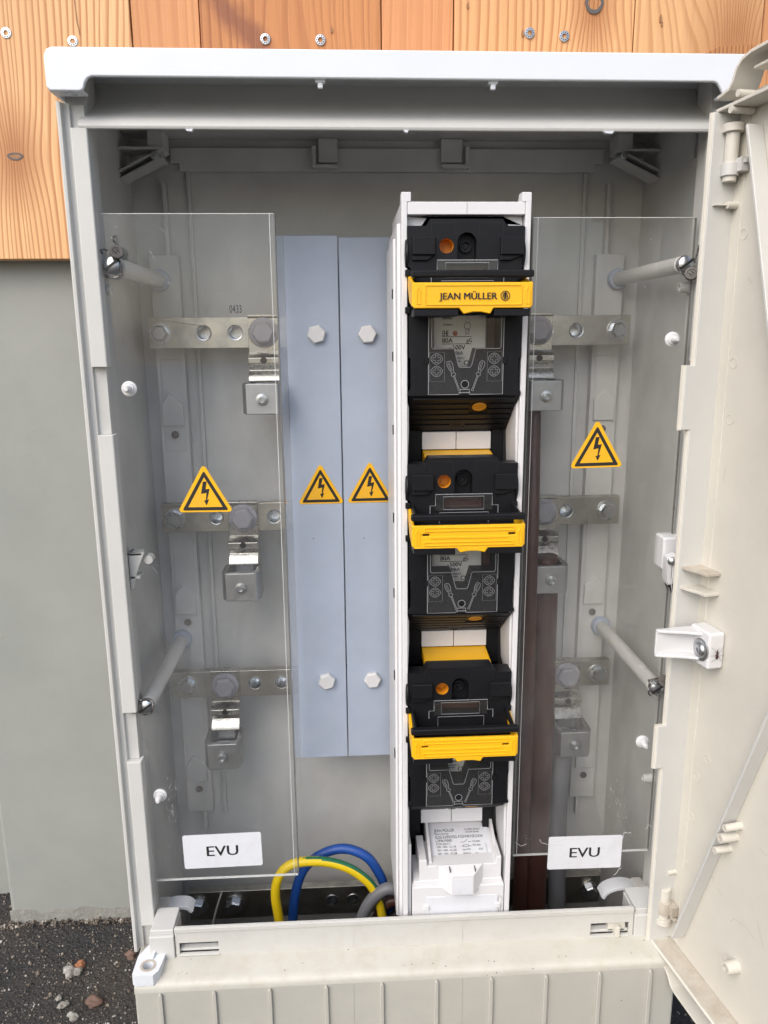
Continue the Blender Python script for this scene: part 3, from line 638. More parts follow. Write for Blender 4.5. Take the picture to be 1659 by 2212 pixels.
# hinge pins with clips
def pin(px, py0, py1, clip0, clip1, flip):
    u0, z0 = atd(px, py1, 10); u1, z1 = atd(px, py0, 10); u = (u0+u1)/2
    mb = MB(); mb.cyl(door(u, 9, z0), door(u, 9, z1), 5, 22)
    zc = z1 if flip else z0; sg = 1 if flip else -1
    mb.cyl(door(u, 9, zc-sg*1), door(u, 9, zc+sg*5), 7.6, 22); p_ = dpart(mb, 'hinge_pin', 'door', .5)
    ca, cb = atd(px, clip1, 10)[1], atd(px, clip0, 10)[1]
    mb = MB(); mb.cyl(door(u, 9, ca), door(u, 9, cb), 6.6, 22); mb.box(u+1, u+11, 1, 8, ca+2, ca+12, door); mb.box(u+6, u+14, 3, 6.4, (cb if flip else ca)-2, (cb if flip else ca)+1.2, door)
    dpart(mb, 'pin_clip', 'grp' if flip else 'dusty', .5)
pin(1577, 285, 392, 352, 380, True); pin(1433, 1915, 1985, 1943, 1972, False)
for px, py in ((1571, 443), (1441, 1885)):
    u, z = atd(px, py, 9); mb = MB(); mb.cyl(door(u, 0, z), door(u, 9, z), 2.7, 16); mb.box(1, u, 0, 19, z-.4, z+.4, door); dpart(mb, 'stop_pin', 'door', .3)
mb = MB()
for px, py in ((1599, 506), (1577, 784), (1569, 906), (1503, 1240), (1530, 1430), (1520, 1640), (1497, 1677), (1485, 1765), (1471, 1860), (1554, 2073)):
    u, z = atd(px+8, py, 0); mb.prism(circ(u, z, 4.2, 24), -.2, .35, mpd, holes=[circ(u, z, 3.7, 24)])
dpart(mb, 'ejector_mark', 'door', 0)
mb = MB()
for P in (((1572, 1990), (1580, 1984), (1606, 2004), (1626, 2032)), ((1630, 1989), (1643, 2049)), ((1544, 1919), (1554, 1936)), ((1530, 1890), (1536, 1903)), ((1633, 1830), (1650, 1850)), ((1610, 600), (1618, 612)), ((1560, 1010), (1556, 1040))):
    mb.stroke([atd(x+6, y, .2) for x, y in P], .35, lambda u, z: door(u, .25, z))
tag(dpart(mb, 'scuff', 'dusty', 0), None, kind='stuff')
# two quarter shelves between flange and panel
for py in (1226, 1270):
    z = atd(1500, py, 12)[1]; pl = [(1, 0), (1, 20), (5, 20), (10, 18.5), (15, 16), (20, 14.6), (27, 14), (27, 0)]
    mb = MB(); mb.prism(pl, z-2.8, z, lambda u, n, zz: door(u, n, zz)); dpart(mb, 'guide_shelf', 'dusty' if py < 1250 else 'door', .6)
# white latch block with its reaching prong, washer and screw
ue, ze1 = atd(1562, 1390, 0); zt1, zb1 = atd(1540, 1375, 12)[1], atd(1540, 1445, 12)[1]
u1 = 32; u0 = 6; zA, zB = -16, 14
zB = atd(1535, 1366, 12)[1]; zA = zB-32
u1 = atd(1536, 1400, 13)[0]; u0 = u1-27
mb = MB(); mb.box(u0, u1, 0, 15, zA, zB, door); lb = dpart(mb, 'latch_block', 'white', 2.4, seg=3)
def lpart(mb, name, mat, bevel=.5): return mb.build(name, mat, dr, bevel)
zm = (zA+zB)/2; zq = zm+2
arm = [(u1-8, 12), (u1-16, 26), (u1-22, 42), (u1-25, 47), (u1-28, 47), (u1-28, 20), (u0, 12)]
for za, zb2 in ((zq+8.6, zq+11.2), (zq-13, zq-10.4)):
    mb = MB(); mb.prism(arm, za, zb2, lambda u, n, zz: door(u, n, zz)); lpart(mb, 'latch_prong', 'white', .8)
mb = MB(); mb.prism([(u1-20, 12), (u1-24, 26), (u1-26, 47), (u1-28, 47), (u1-28, 12)], zq-10.5, zq+8.7, lambda u, n, zz: door(u, n, zz)); lpart(mb, 'latch_web', 'white', .5)
uS = u1-9.5; mb = MB(); mb.lathe(door(uS, 14.9, zq-3), DN, [(0, 0), (9.6, 0), (9.6, 1.0), (9, 1.4), (6.6, 1.4)], 26); lpart(mb, 'latch_washer', 'steel', 0)
mb = MB(); mb.lathe(door(uS, 16.2, zq-3), DN, [(0, 0), (5.8, 0), (5.3, 1.2), (3.8, 2.2), (1.8, 2.6), (1.5, .8), (0, .8)], 24); lpart(mb, 'latch_screw', 'steel', 0)

# the insect sitting on the end of the latch block
bp = atd(1549, 1408, 7); bpz = bp[1]
bl = door(u1+1.2, 7.5, zA+14)
mb = MB()
mb.tube([bl+Vector((0, 0, k)) for k in (-4.2, -3, -1.5, 0, .6)], [.4, 1.0, 1.15, .75, .5], 10)
mb.tube([bl+Vector((0, 0, k)) for k in (.6, 1.2, 2.0, 2.8)], [.5, 1.0, .9, .4], 10); mb.tube([bl+Vector((0, 0, k)) for k in (2.8, 3.2, 3.8)], [.35, .6, .3], 8)
for sg in (-1, 1):
    for dx, dz, b_ in ((5.2, 6.5, 2), (6.5, -1.2, 1), (4.8, -7, 0)):
        s_ = bl+Vector((0, 0, 1.4-.4*b_)); mid = bl+Vector((sg*dx*.45, -1.3, dz*.55)); e_ = bl+Vector((sg*dx, .8+sg*.5, dz)); mb.tube([s_, mid, e_], [.16, .13, .07], 5)
    mb.tube([bl+Vector((0, 0, 3.6)), bl+Vector((sg*1.6, -.5, 6))], [.1, .05], 4)
tag(mb.build('insect', 'bug'), 'tiny dark long legged insect resting on the white latch block', 'insect')

# ================================================================== busbars and what is bolted to them
def hexbolt(mb, p, af, h, rot=.2):
    r = af/2/math.cos(PI/6); mb.cyl(p, p+Vector((0, -h*.72, 0)), r, 6, hexa=rot); mb.cyl(p+Vector((0, -h*.72, 0)), p+Vector((0, -h, 0)), r*.97, 6, r2=r*.80, hexa=rot)
def busbar(label, zt_, zbot, x0, x1, bolts, holes, y=0, th=10):
    t = thing('busbar', (0, y, zbot), label, 'busbar', 'horizontal busbars across the cabinet')
    hs = [circ(x, (zt_+zbot)/2, 6.6, 22) for x in holes]
    mb = MB(); mb.prism([(x0, zbot), (x1, zbot), (x1, zt_), (x0, zt_)], y, y+th, holes=hs); mb.build('bar', 'tin', t, .6)
    for x in holes:
        mb = MB(); mb.lathe((x, y+11, (zt_+zbot)/2), (0, -1, 0), [(0, -8), (5.9, -8), (5.9, 9), (6.4, 11.4), (7.3, 11.6), (7.8, 11), (6.6, 10.6), (6.6, -4)], 24); mb.build('threaded_insert', 'steel', t)
    for x, rr in bolts:
        p = Vector((x, y, (zt_+zbot)/2)); mb = MB(); mb.lathe(p, (0, -1, 0), [(0, 0), (rr*1.28, 0), (rr*1.28, 1.6), (0, 1.7)], 26); mb.build('washer', 'steel', t)
        mb = MB(); hexbolt(mb, p+Vector((0, -1.6, 0)), rr*1.75, 6.5, random.uniform(0, 1)); mb.build('bolt', 'steel', t)
    return t
bw_ = 239.1
def rows(l, y): return [at(px, y, 0).x for px in l]
Z1, Z2, Z3 = (370.5, 341), (185.3, 155.5), (.4, -29.3)
X = lambda px, py: at(px, py, 0).x
busbar('uppermost tinned busbar, its ends seen behind both clear panels', *Z1, -239, 239, [(X(347, 720), 8), (X(1333, 713), 8)], [X(440, 720), X(508, 720), X(1180, 715), X(1245, 713)])
busbar('middle busbar passing behind the warning triangle of the left panel', *Z2, -239, 239, [(X(379, 1123), 8.5), (X(1310, 1102), 8)], [X(467, 1118), X(592, 1113), X(1223, 1103)])
busbar('third busbar from the top, beneath the lower white hex screws', *Z3, -239, 239, [(X(405, 1480), 8), (X(1290, 1460), 8)], [X(550, 1467), X(608, 1467)])
pt = at(412, 1935, -5); zp0 = at(640, 1912, -5).z
busbar('lowest busbar in the dark behind the yellow and blue cables', zp0-2, zp0-38, X(412, 1950), X(1290, 1920), [(X(432, 1958), 9), (X(510, 1966), 9.5), (X(1268, 1918), 8)], [X(718, 1945), X(763, 1942)], y=-8)

def clamp_tree(label):
    """cable clamp: bent spring strap bolted over the bar, cast V-block with its pressure screw; origin = bolt centre"""
    t = thing('cable_clamp', (0, 0, 0), label, 'cable clamp', 'cable clamps bolted to the busbars')
    pr = [(-2.5, 17), (-4.5, 17), (-4.5, 15), (-2.6, 14), (-2.6, -19), (-9, -21), (-13, -24), (-13, -29), (-9.5, -32), (-9, -36), (-15, -42), (-16, -46), (-13.5, -46), (-12.7, -42.6), (-6.8, -36.6), (-7.2, -31), (-11, -28), (-11, -25), (-8, -23), (-.3, -20.6), (-.3, 15.5), (6, 17)]
    mb = MB(); mb.prism(pr, -15, 15, lambda a_, b_, d: Vector((d, a_, b_))); mb.build('strap', 'bright', t, .5)
    mb = MB(); mb.cyl((0, -13.3, -26.5), (0, -10, -26.5), 3.2, 16); mb.build('strap_hole', 'dark', t)
    mb = MB(); mb.lathe((0, -2.6, 0), (0, -1, 0), [(0, 0), (14.5, 0), (14.5, 1.8), (13.6, 2.6), (0, 2.7)], 30); hexbolt(mb, Vector((0, -5, 0)), 20.5, 7.5, .35); mb.build('bolt', 'greybolt', t)
    zt_, zb_ = -47, -76                     # V-block: hexagonal cup, open on top
    outer = [(-15, -44), (-19, -36), (-19, -12), (-12, -4), (12, -4), (19, -12), (19, -36), (15, -44)]
    inner = [(-11, -38), (-14, -32), (-14, -14), (-9, -9), (9, -9), (14, -14), (14, -32), (11, -38)]
    mb = MB(); mb.prism(outer, zb_, zt_, lambda a_, b_, d: Vector((a_, b_, d)), holes=[inner]); mb.build('clamp_block', 'alu', t, .9)
    mb = MB(); mb.lathe((0, -44, -62), (0, -1, 0), [(0, -14), (4.4, -14), (4.4, 1), (5.6, 1), (5.6, 2.2), (4.4, 2.4), (4.2, 4), (2.5, 4.2), (2.1, 2), (0, 2)], 22); mb.build('clamp_screw', 'steel', t)
    mb = MB(); mb.box(-11, 11, -33, -12, -66, -60); mb.cyl((0, -40, -62), (0, -25, -62), 3.5, 12); mb.build('pressure_piece', 'steel', t, 1)
    return t
spots = [(570, 718, 'bright cable clamp beneath the black 0433 print', 0),
         (526, 1120, 'cable clamp right of the warning triangle behind the left clear panel', 0),
         (487, 1476, 'lowest cable clamp behind the left panel, above the EVU label', 0),
         (1160, 722, 'mostly hidden cable clamp right beside the yellow lettered handle', 0),
         (1172, 1102, 'cable clamp gripping the brown cable, behind the right clear panel', 0),
         (1222, 1458, 'lowest cable clamp behind the right panel, holding the grey cable', 0)]
first = None
for px, py, lab, _ in spots:
    p = at(px, py, 0)
    p.z = min((355.7, 170.4, -14.4), key=lambda z: abs(z-p.z))
    if first is None: c = first = clamp_tree(lab); 
    else: c = copy_tree(first); c['label'] = lab
    c.location = (p+Vector((0, -.4, ZO)))*.001; WL[c.name] = p

# ------------------------------------------------------------------ blue-grey blank cover strips
for i, (x0, x1, y, zt_, zb_, sc_, lab) in enumerate((
        (-104, -53, -13, 444.5, -98.5, ((684, 722), (706, 1473)), 'long blue grey cover strip next to the left clear panel'),
        (-52, -1.5, -12, 443, -99, ((794, 722), (805, 1470)), 'long blue grey cover strip next to the fuse switch'))):
    t = thing('cover_strip', ((x0+x1)/2, y, zb_), lab, 'cover strip', 'blue grey cover strips over the busbars')
    mb = MB(); mb.box(x0, x1, y, y+3, zb_, zt_)
    for xx in (x0, x1-2.5): mb.box(xx, xx+2.5, y+2.9, y+11, zb_, zt_)
    mb.build('cover_plate', 'pvc', t, .7)
    for q in sc_:
        p = at(*q, y-4); mb = MB(); r = 9.4; mb.cyl((p.x, y-.2, p.z), (p.x, y-4.6, p.z), r, 6, hexa=PI/6 if i == 0 else .35); mb.cyl((p.x, y-4.6, p.z), (p.x, y-6, p.z), r*.99, 6, r2=r*.86, hexa=PI/6 if i == 0 else .35); mb.build('hex_screw', 'white', t, .5)

# ------------------------------------------------------------------ warning triangles and name labels
def rounded(pts, r, n=4):
    out = []; N = len(pts)
    for i in range(N):
        p = Vector(pts[i]); a_ = (Vector(pts[i-1])-p).normalized(); b_ = (Vector(pts[(i+1) % N])-p).normalized()
        h = a_.angle(b_)/2; t_ = r/math.tan(h)
        c = p+(a_+b_).normalized()*(r/math.sin(h)); s0 = p+a_*t_-c; s1 = p+b_*t_-c
        for k in range(n+1):
            v_ = s0.lerp(s1, k/n).normalized()*r; out.append(tuple(c+v_))
    return out
def warning(px0, px1, pyt, pyb, px_top, Y, label, tilt=0):
    a0, a1, tp = at(px0, pyb, Y), at(px1, pyb, Y), at(px_top, pyt, Y)
    w_ = a1.x-a0.x; h = w_*.88; cx = (a0.x+a1.x)/2; z0 = (a0.z+a1.z)/2
    ca, sa = math.cos(tilt), math.sin(tilt)
    mpf = lambda dy: (lambda a_, b_: Vector((cx+a_*ca-b_*sa, Y-dy, z0+a_*sa+b_*ca)))
    t = thing('warning_sign', (cx, Y, z0), label, 'warning sign', 'yellow lightning bolt warning triangles')
    T = lambda k: [(-w_/2+k*1.73, k), (w_/2-k*1.73, k), (0, h-k*2)]
    k0 = w_*.03
    tri = rounded([(-w_/2-1.5, 0), (w_/2+1.5, 0), (0, h+3)], w_*.05)
    mb = MB(); f0, f1 = mpf(0), mpf(.25); mb.prism(tri, 0, .25, lambda a_, b_, d: mpf(d)(a_, b_)); mb.build('sign_plate', 'sign', t)
    o_ = rounded(T(w_*.034), w_*.022); i_ = rounded(T(w_*.098), w_*.004, 2)
    mb = MB(); mb.prism(o_, .15, .34, lambda a_, b_, d: mpf(d)(a_, b_), holes=[i_]); mb.build('sign_border', 'ink', t)
    u = h/100
    bolt = [(-3, 68), (5.5, 68), (2, 51), (11, 52), (4.5, 27.5), (9, 28.5), (2.6, 15), (-2.6, 26), (1.6, 26.5), (3.5, 43), (-8, 40.5)]
    mb = MB(); mb.prism([(x*u, z*u) for x, z in bolt], .15, .34, lambda a_, b_, d: mpf(d)(a_, b_)); mb.build('lightning_bolt', 'ink', t)
PY = -125.0
warning(388, 501, 1012, 1106, 437, PY-1.7, 'warning triangle stuck on the left clear panel', R_(-.4))
warning(647, 741, 1003, 1088, 691, -13.2, 'warning triangle on the left one of the two blue grey strips', R_(.3))
warning(752, 848, 1001, 1085, 799, -12.2, 'warning triangle on the blue grey strip beside the fuse switch', R_(.2))
warning(1233, 1342, 912, 1010, 1290, PY-1.7, 'warning triangle stuck on the right clear panel', R_(1))
def evu(c4, lab, tx):
    P = [at(*q, PY-1.7) for q in c4]; cx = sum(p.x for p in P)/4; cz = sum(p.z for p in P)/4
    ux = ((P[1]-P[0])+(P[2]-P[3]))/2; W_ = ux.length; an = math.atan2(ux.z, ux.x); H_ = ((P[0]-P[3])+(P[1]-P[2])).length/2
    mp = lambda dy: (lambda a_, b_: Vector((cx+a_*math.cos(an)-b_*math.sin(an), PY-1.7-dy, cz+a_*math.sin(an)+b_*math.cos(an))))
    t = thing('name_label', (cx, PY-1.7, cz), lab, 'label', 'white EVU name labels')
    mb = MB(); mb.prism(rrect(-W_/2, W_/2, -H_/2, H_/2, 2), 0, .3, lambda a_, b_, d: mp(d)(a_, b_)); mb.build('paper', 'paper', t)
    h = 11.2; text([('EVU', -15.0, -h/2+.4, h, 29.5)], 'lettering', 'ink', t, mp(.45), .022)
evu(((393, 1805), (563, 1797), (568, 1868), (400, 1877)), 'white EVU label on the left clear panel', 0)
evu(((1187, 1808), (1345, 1803), (1340, 1873), (1180, 1878)), 'white EVU label on the right clear panel', 0)

# ------------------------------------------------------------------ clear acrylic panels
def panel(lab, x0, x1, z0, z1, bend):
    t = thing('clear_panel', ((x0+x1)/2, PY, z0), lab, 'clear panel', 'clear acrylic touch guard panels')
    mb = MB(); mb.box(x0, x1, PY-1.5, PY+1.5, z0, z1); mb.build('sheet', 'clear', t, .3)
    xf = x1 if bend > 0 else x0
    fb = (xf-3, xf-.1) if bend > 0 else (xf+.1, xf+3)
    mb = MB(); mb.box(fb[0], fb[1], PY+1.8, -26, z0+1, z1); mb.build('side_flange', 'clear', t, .3)
    mb = MB()                                     # light caught by the polished edges, put into pale strips
    mb.box(x0, x1, PY-1.3, PY+1.3, z1+.05, z1+.5); mb.box(x0, x1, PY-1.3, PY+1.3, z0-.5, z0-.05); mb.build('cut_edge', 'edge', t)
    mb = MB(); xo = x0-.4 if bend > 0 else x1+.4; mb.box(xo-.35, xo+.35, PY-1.4, PY+1.4, z0, z1)
    xb = xf+(.25 if bend > 0 else -.25); mb.box(xb-.45, xb+.45, PY-1.0, PY+7, z0, z1); mb.build('dark_edge', 'edgedark', t)  # dark strips: dark reflections of the sheet edges put into the colour
    mb = MB(); xi = xf-3.4*(1 if bend > 0 else -1); mb.box(xi-.25, xi+.25, PY-1.75, PY-1.5, z0, z1); mb.build('bend_line', 'edge', t)  # pale line: bright glint along the bend put into the colour
    return t
pl = panel('clear acrylic panel with 0433 print and an EVU label', -243.0, -103.0, -157, 446.5, 1)
pr_ = panel('clear acrylic panel right of the fuse switch', 107.0, 241.5, -146, 443.5, -1)
q = at(496, 676, PY-1.8); text([('0433', q.x, q.z, 6.2, 9.8)], 'print', 'ink', pl, front(PY-1.8))
# dried cobweb threads on the right panel
mb = MB(); rnd = random.Random(5)
for path in (((1325, 1890), (1345, 1870)), ((1112, 2010-190), (1128, 1828), (1140, 1822)), ((1165, 1812), (1172, 1822), (1190, 1826), (1212, 1826), (1232, 1838), (1262, 1843)), ((1290, 1840), (1300, 1826)), ((1338, 1830), (1346, 1808), (1348, 1800), (1368, 1797)), ((1395, 1790), (1400, 1782), (1412, 1786)), ((1200, 1818), (1230, 1810), (1250, 1812)), ((1380, 1438-0), (1400, 1438))):
    pts = []
    for (ax, ay), (bx, by) in zip(path, path[1:]):
        for k in range(5): pts.append(at(ax+(bx-ax)*k/5+rnd.uniform(-1.5, 1.5), ay+(by-ay)*k/5+rnd.uniform(-1.5, 1.5), PY-1.9))
    mb.tube(pts, .22, 4)
for k in range(46):
    px = 1335+rnd.gauss(0, 16); py = 1745+rnd.gauss(0, 32)+(px-1335)*1.2; a_ = at(px, py, PY-1.8); mb.tube([a_, a_+Vector((rnd.uniform(-.6, .9), 0, -rnd.uniform(1, 3.2)))], .12, 3)
mb.build('cobweb', 'edge', pr_)
mb = MB()
for k in range(40):
    px = 372+rnd.gauss(0, 9); py = 1740+rnd.gauss(0, 36)-(px-372)*1.5; a_ = at(px, py, PY-1.8); mb.tube([a_, a_+Vector((rnd.uniform(-.9, .3), 0, -rnd.uniform(1, 3)))], .12, 3)
for k in range(26):
    px, py = rnd.uniform(230, 590), rnd.choice((rnd.uniform(470, 640), rnd.uniform(1000, 1400))); a_ = at(px, py, PY-1.8); an = rnd.uniform(.3, 1.2); L_ = rnd.uniform(1, 9)
    mb.tube([a_, a_+Vector((L_*math.cos(an), 0, -L_*math.sin(an)))], .08, 3)
mb.build('scratches', 'edge', pl)

# spacer posts with slotted screws and wire seals
posts = [(-231.5, 407.5, 'upper spacer post at the left jamb with a slotted screw', -1, 1), (-233.5, 26, 'lower spacer post at the left jamb, below the middle busbar', -1, 0),
         (234, 407, 'upper spacer post behind the right clear panel', 1, 1), (236.5, 29, 'lower spacer post behind the right clear panel', 1, 0)]
firstp = None
for (x, z, lab, sg, up) in posts:
    if firstp is None:
        t = firstp = thing('spacer_post', (x, 34, z), lab, 'spacer post', 'white spacer posts carrying the clear panels')
        mb = MB(); mb.cyl((x, 33, z), (x, PY+1.6, z), 7, 28); mb.build('rod', 'grp', t, .8)
        mb = MB(); mb.lathe((x, 34, z), (0, -1, 0), [(0, 0), (10.5, 0), (10.5, 6), (9.6, 8), (7.1, 8)], 28); mb.build('collar', 'pvc', t)
        mb = MB(); mb.lathe((x, PY-1.6, z), (0, -1, 0), [(0, 0), (7, 0), (7, 2.6), (6.2, 4.6), (3.8, 6), (0, 6.4)], 28); sc_ = mb.build('screw', 'steel', t)
        an = R_(35); mp = lambda a_, b_, d: Vector((x+a_*math.cos(an)-d*math.sin(an), b_, z+a_*math.sin(an)+d*math.cos(an)))
        mb = MB(); mb.box(-6.4, 6.4, PY-8.25, PY-6.6, -1, 1, mp); mb.build('slot', 'ink', sc_)
    else:
        c = copy_tree(firstp); c['label'] = lab; c.location = Vector((x, 34, z+ZO))*.001; WL[c.name] = Vector((x, 34, z))
def seal(x, z, dx, dz, lab, loops):
    t = thing('wire_seal', (x+dx, PY-8, z+dz), lab, 'seal', 'lead seals on twisted wire')
    c = Vector((x+dx, PY-9, z+dz)); nrm = Vector((-.35*(1 if x > 0 else -1), -.85, .3)).normalized()
    mb = MB(); mb.lathe(c, nrm, [(0, -1.6), (5.2, -1.6), (5.6, -.8), (5.6, .8), (5.1, 1.6), (3.4, 1.6), (3, 1.1), (0, 1.1)], 22); d_ = mb.build('lead_disc', 'lead', t)
    mb = MB(); tt = nrm.orthogonal().normalized(); b_ = nrm.cross(tt); f_ = c+nrm*1.35
    for k in (-1, 1): mb.tube([f_+tt*k*1.2+b_*-1.6, f_+tt*k*1.2+b_*1.6], .35, 5)
    mb.build('seal_stamp', 'ink', d_)
    mb = MB()
    for lp in loops:
        P = spline([Vector((x+a_, PY-4-3*(k % 2), z+b2)) for k, (a_, b2) in enumerate(lp)], 10); tw = []
        for ph in (0, PI):
            mb.tube([p+Vector((math.cos(i*1.35+ph)*.55, math.sin(i*1.35+ph)*.55, math.sin(i*1.35+ph)*.45)) for i, p in enumerate(P)], .42, 5)
    mb.build('seal_wire', 'wire', t)
seal(-231.5, 407.5, 5, 9.5, 'lead seal disc above the slotted screw of the left panel', [[(-7, 9), (-8, 11), (-5, 12), (-2, 10)], [(5, 6), (7, 0), (6, -7), (0, -10), (-5, -9), (-6, -6)], [(4, 16), (2, 20), (4, 22)]])
seal(234, 407, 3.5, -8, 'lead seal disc hanging under the screw of the right panel', [[(6, -6), (8, 8), (11, 16), (14, 15), (15, 5), (14, -3)], [(0, -9), (-6, -6), (-7, -1)]])
seal(-233.5, 26, -9, 2, 'wire seal on the lower left post, half hidden behind the jamb', [[(-7, 4), (-4, 8), (4, 7), (7, 0), (3, -7), (-5, -6), (-9, 0)]])
seal(236.5, 29, 5, 9, 'lead seal disc on the lower right post', [[(3, 9), (-4, 10), (-8, 7), (-3, 5)], [(-4, 4), (-8, 0), (-6, -7), (0, -7)], [(8, 9), (13, 10)]])
# white snap pegs holding the panels
firstp = None
for px, py, lab in ((278, 840, 'white peg under the left panel screw, left of the uppermost clamp'), (345, 1720, 'white peg above the left EVU label'),
                    (1454, 733, 'white peg near the right jamb, above the right warning triangle'), (1389, 1604, 'white peg near the right jamb, below the lower right post')):
    p = at(px, py, PY-4)
    if firstp is None:
        t = firstp = thing('panel_peg', (p.x, PY, p.z), lab, 'peg', 'white pegs through the clear panels')
        mb = MB(); mb.lathe((p.x, PY-1.6, p.z), (0, -1, 0), [(0, 0), (6.3, 0), (6.3, 1.2), (5.2, 2), (4.4, 2), (4.2, 3.4), (0, 3.5)], 24); mb.build('peg_head', 'white', t)
        mb = MB(); mb.lathe((p.x, PY-4.6, p.z), (0, -1, 0), [(0, 0), (2.9, 0), (2.7, 6), (1.6, 8.4), (0, 8.6)], 18); mb.build('peg_pin', 'white', t)
    else:
        c = copy_tree(firstp); c['label'] = lab; c.location = Vector((p.x, PY, p.z+ZO))*.001; WL[c.name] = Vector((p.x, PY, p.z))

# ================================================================== fuse switch strip
FS = thing('fuse_switch_strip', (48, -155, -215), 'tall white fuse switch strip with three black carriers and yellow handles', 'fuse switch')
def fp(mb, name, mat, bevel=.6, **kw): return mb.build(name, mat, FS, bevel, **kw)
YF = -155.0; xl, xr = -3.0, 98.0; fz0 = -212
# the two side rails with their stepped flanks and scalloped inner windows
for sg, xo in ((1, xl), (-1, xr)):
    mp = lambda a_, b_, d: Vector((xo+sg*a_, b_, d))
    mb = MB(); mb.prism([(0, YF), (4.6, YF), (4.6, YF+8), (3, YF+10), (3, -40), (0, -40)], fz0, 451.5, mp); fp(mb, 'side_rail', 'strip', .7)
    mb = MB(); mb.prism([(-2.6, YF+14), (.2, YF+13), (.2, -30), (-2.6, -30)], fz0, 437, mp); mb.prism([(-4.4, YF+34), (-2.4, YF+33), (-2.4, -26), (-4.4, -26)], fz0, 428, mp); fp(mb, 'rail_flank', 'strip', .6)
    ear = [(YF, 451), (YF, 458), (YF+3, 458.6), (YF+12, 458.6), (YF+16, 452), (YF+16, 451)]
    mb = MB(); mb.prism(ear, 0, 7.5, lambda a_, b_, d: Vector((xo+sg*d, a_, b_))) ; fp(mb, 'rail_ear', 'strip', .6)
    for k in range(3):                           # white shoulders narrowing the lower part of each bay
        z0 = 304-185*k
        sh = [(3, z0-62), (4, z0-52), (9, z0-14), (9.5, z0-2), (3, z0+2)]
        mb = MB(); mb.prism([(3, z0-70), (5, z0-62), (6.2, z0-30), (6.2, z0-10), (4, z0-2), (3, z0)], YF+6, -60, lambda a_, b_, d: Vector((xo+sg*a_, d, b_))); fp(mb, 'rail_shoulder', 'strip', .7)
mb = MB(); mb.box(xl+4.7, xr-4.7, YF+.4, YF+20, 441.8, 451.2); mb.box(xl+4.7, xr-4.7, YF+20, -40, 446, 451); fp(mb, 'top_bridge', 'strip', .6)
mb = MB(); mb.box(47.6, 47.9, YF+.15, YF+.5, 442, 451); fp(mb, 'bridge_seam', 'mark', 0)
mb = MB(); mb.prism([(1.8, 434.5), (13.5, 434.5), (18, 441), (77, 441), (82, 434.5), (93.2, 434.5), (93.2, 441.7), (1.8, 441.7)], YF+8, YF+11); fp(mb, 'top_apron', 'strip', .5)
mb = MB(); mb.box(xl+3, xr-3, -62, -55, fz0, 446); mb.box(xl+3.2, xl+8, -110, -62, fz0, 440); mb.box(xr-8, xr-3.2, -110, -62, fz0, 440); fp(mb, 'back_plate', 'dark', .5)
for z in (381, 330, 268, 190, 120, 40, -40):
    mb = MB(); mb.box(-8.2, -6.9, -120, -114, z, z+8); fp(mb, 'flank_clip', 'dark', .3)
# one fuse carrier, built for the uppermost bay and copied down
YH = -157.0
def sub(mb, par, name, mat, bevel=.5, **kw): return mb.build(name, mat, par, bevel, **kw)
headp = [(1.2, 404), (1.2, 433), (16, 433.2), (19, 438.4), (75.5, 438.4), (79, 433.2), (93, 433.2), (93, 404), (91, 402), (91, 368), (92.5, 366), (92.5, 334), (91, 333), (91, 309), (93.5, 306), (93.5, 303.6), (1.6, 303.6), (1.6, 306), (4, 309), (4, 333), (2.6, 334), (2.6, 366), (4, 368), (4, 402)]
win = [(20.5, 342), (75.8, 342), (75.8, 366.5), (20.5, 366.5)]
vnotch = [(38.4, 342), (42.5, 326.2), (52, 326.2), (56, 342)]
winv = [(20.5, 341), (38.6, 341), (42.5, 326.2), (52, 326.2), (56, 341), (75.8, 341), (75.8, 367), (20.5, 367)]
hole = circ(31.8, 418.6, 5.6, 26)
arch = [(40.3, 405.6), (40.3, 421)]+[(47.8+7.5*math.cos(a_), 421+7.5*math.sin(a_)) for a_ in [PI-PI*k/12 for k in range(1, 12)]]+[(55.3, 421), (55.3, 405.6)]
lblw = [(31, 395), (65, 395), (65, 406), (31, 406)]
mb = MB(); mb.prism(headp, YH, YH+16, holes=[winv, hole, arch, lblw])
vent = [(YH, 304), (YH+1, 303), (-111, 270.4), (-108, 270.4), (-108, 300), (YH+10, 310)]
mb.prism(vent, 3.5, 92.5, lambda a_, b_, d: Vector((d, a_, b_)))
mb.box(3, 92, -143, -138, 310, 326); mb.box(3, 20, -143, -112, 326, 402); mb.box(77, 92, -143, -112, 326, 402); mb.box(4, 91.5, -143.5, -139.5, 400, 433)
for x0, x1 in ((2.4, 17.6), (79.6, 92)): mb.box(x0, x1, -108.5, -72, 236, 300)
car = mb.build('fuse_carrier', 'black', FS, .7)
mb = MB()
for x0, x1 in ((5, 22.8), (73.6, 92.2)):
    mb = MB(); mb.prism([(x0, 425), (x1, 425), (x1, 411.6), (x0, 411.6)], YH-4.5, YH+1); mb.prism([(x0+(0 if x0 < 40 else 0), 411.8), (x1, 411.8), (x1-(6 if x0 < 40 else 0), 407.5), (x0+(11 if x0 > 40 else 0), 407.5)] if x0 < 40 else [(x0, 411.8), (x1, 411.8), (x0+8, 407.5), (x0, 407.5)], YH-2.5, YH+1)
    sub(mb, car, 'head_lug', 'black', .8)
mb = MB(); mb.stroke([(20, 427), (20, 435.5), (39, 435.5), (39, 427)], .45, front(YH-.1)); mb.stroke([(57.5, 427), (57.5, 435.5), (76, 435.5), (76, 427)], .45, front(YH-.1)); sub(mb, car, 'head_groove', 'dark', 0)
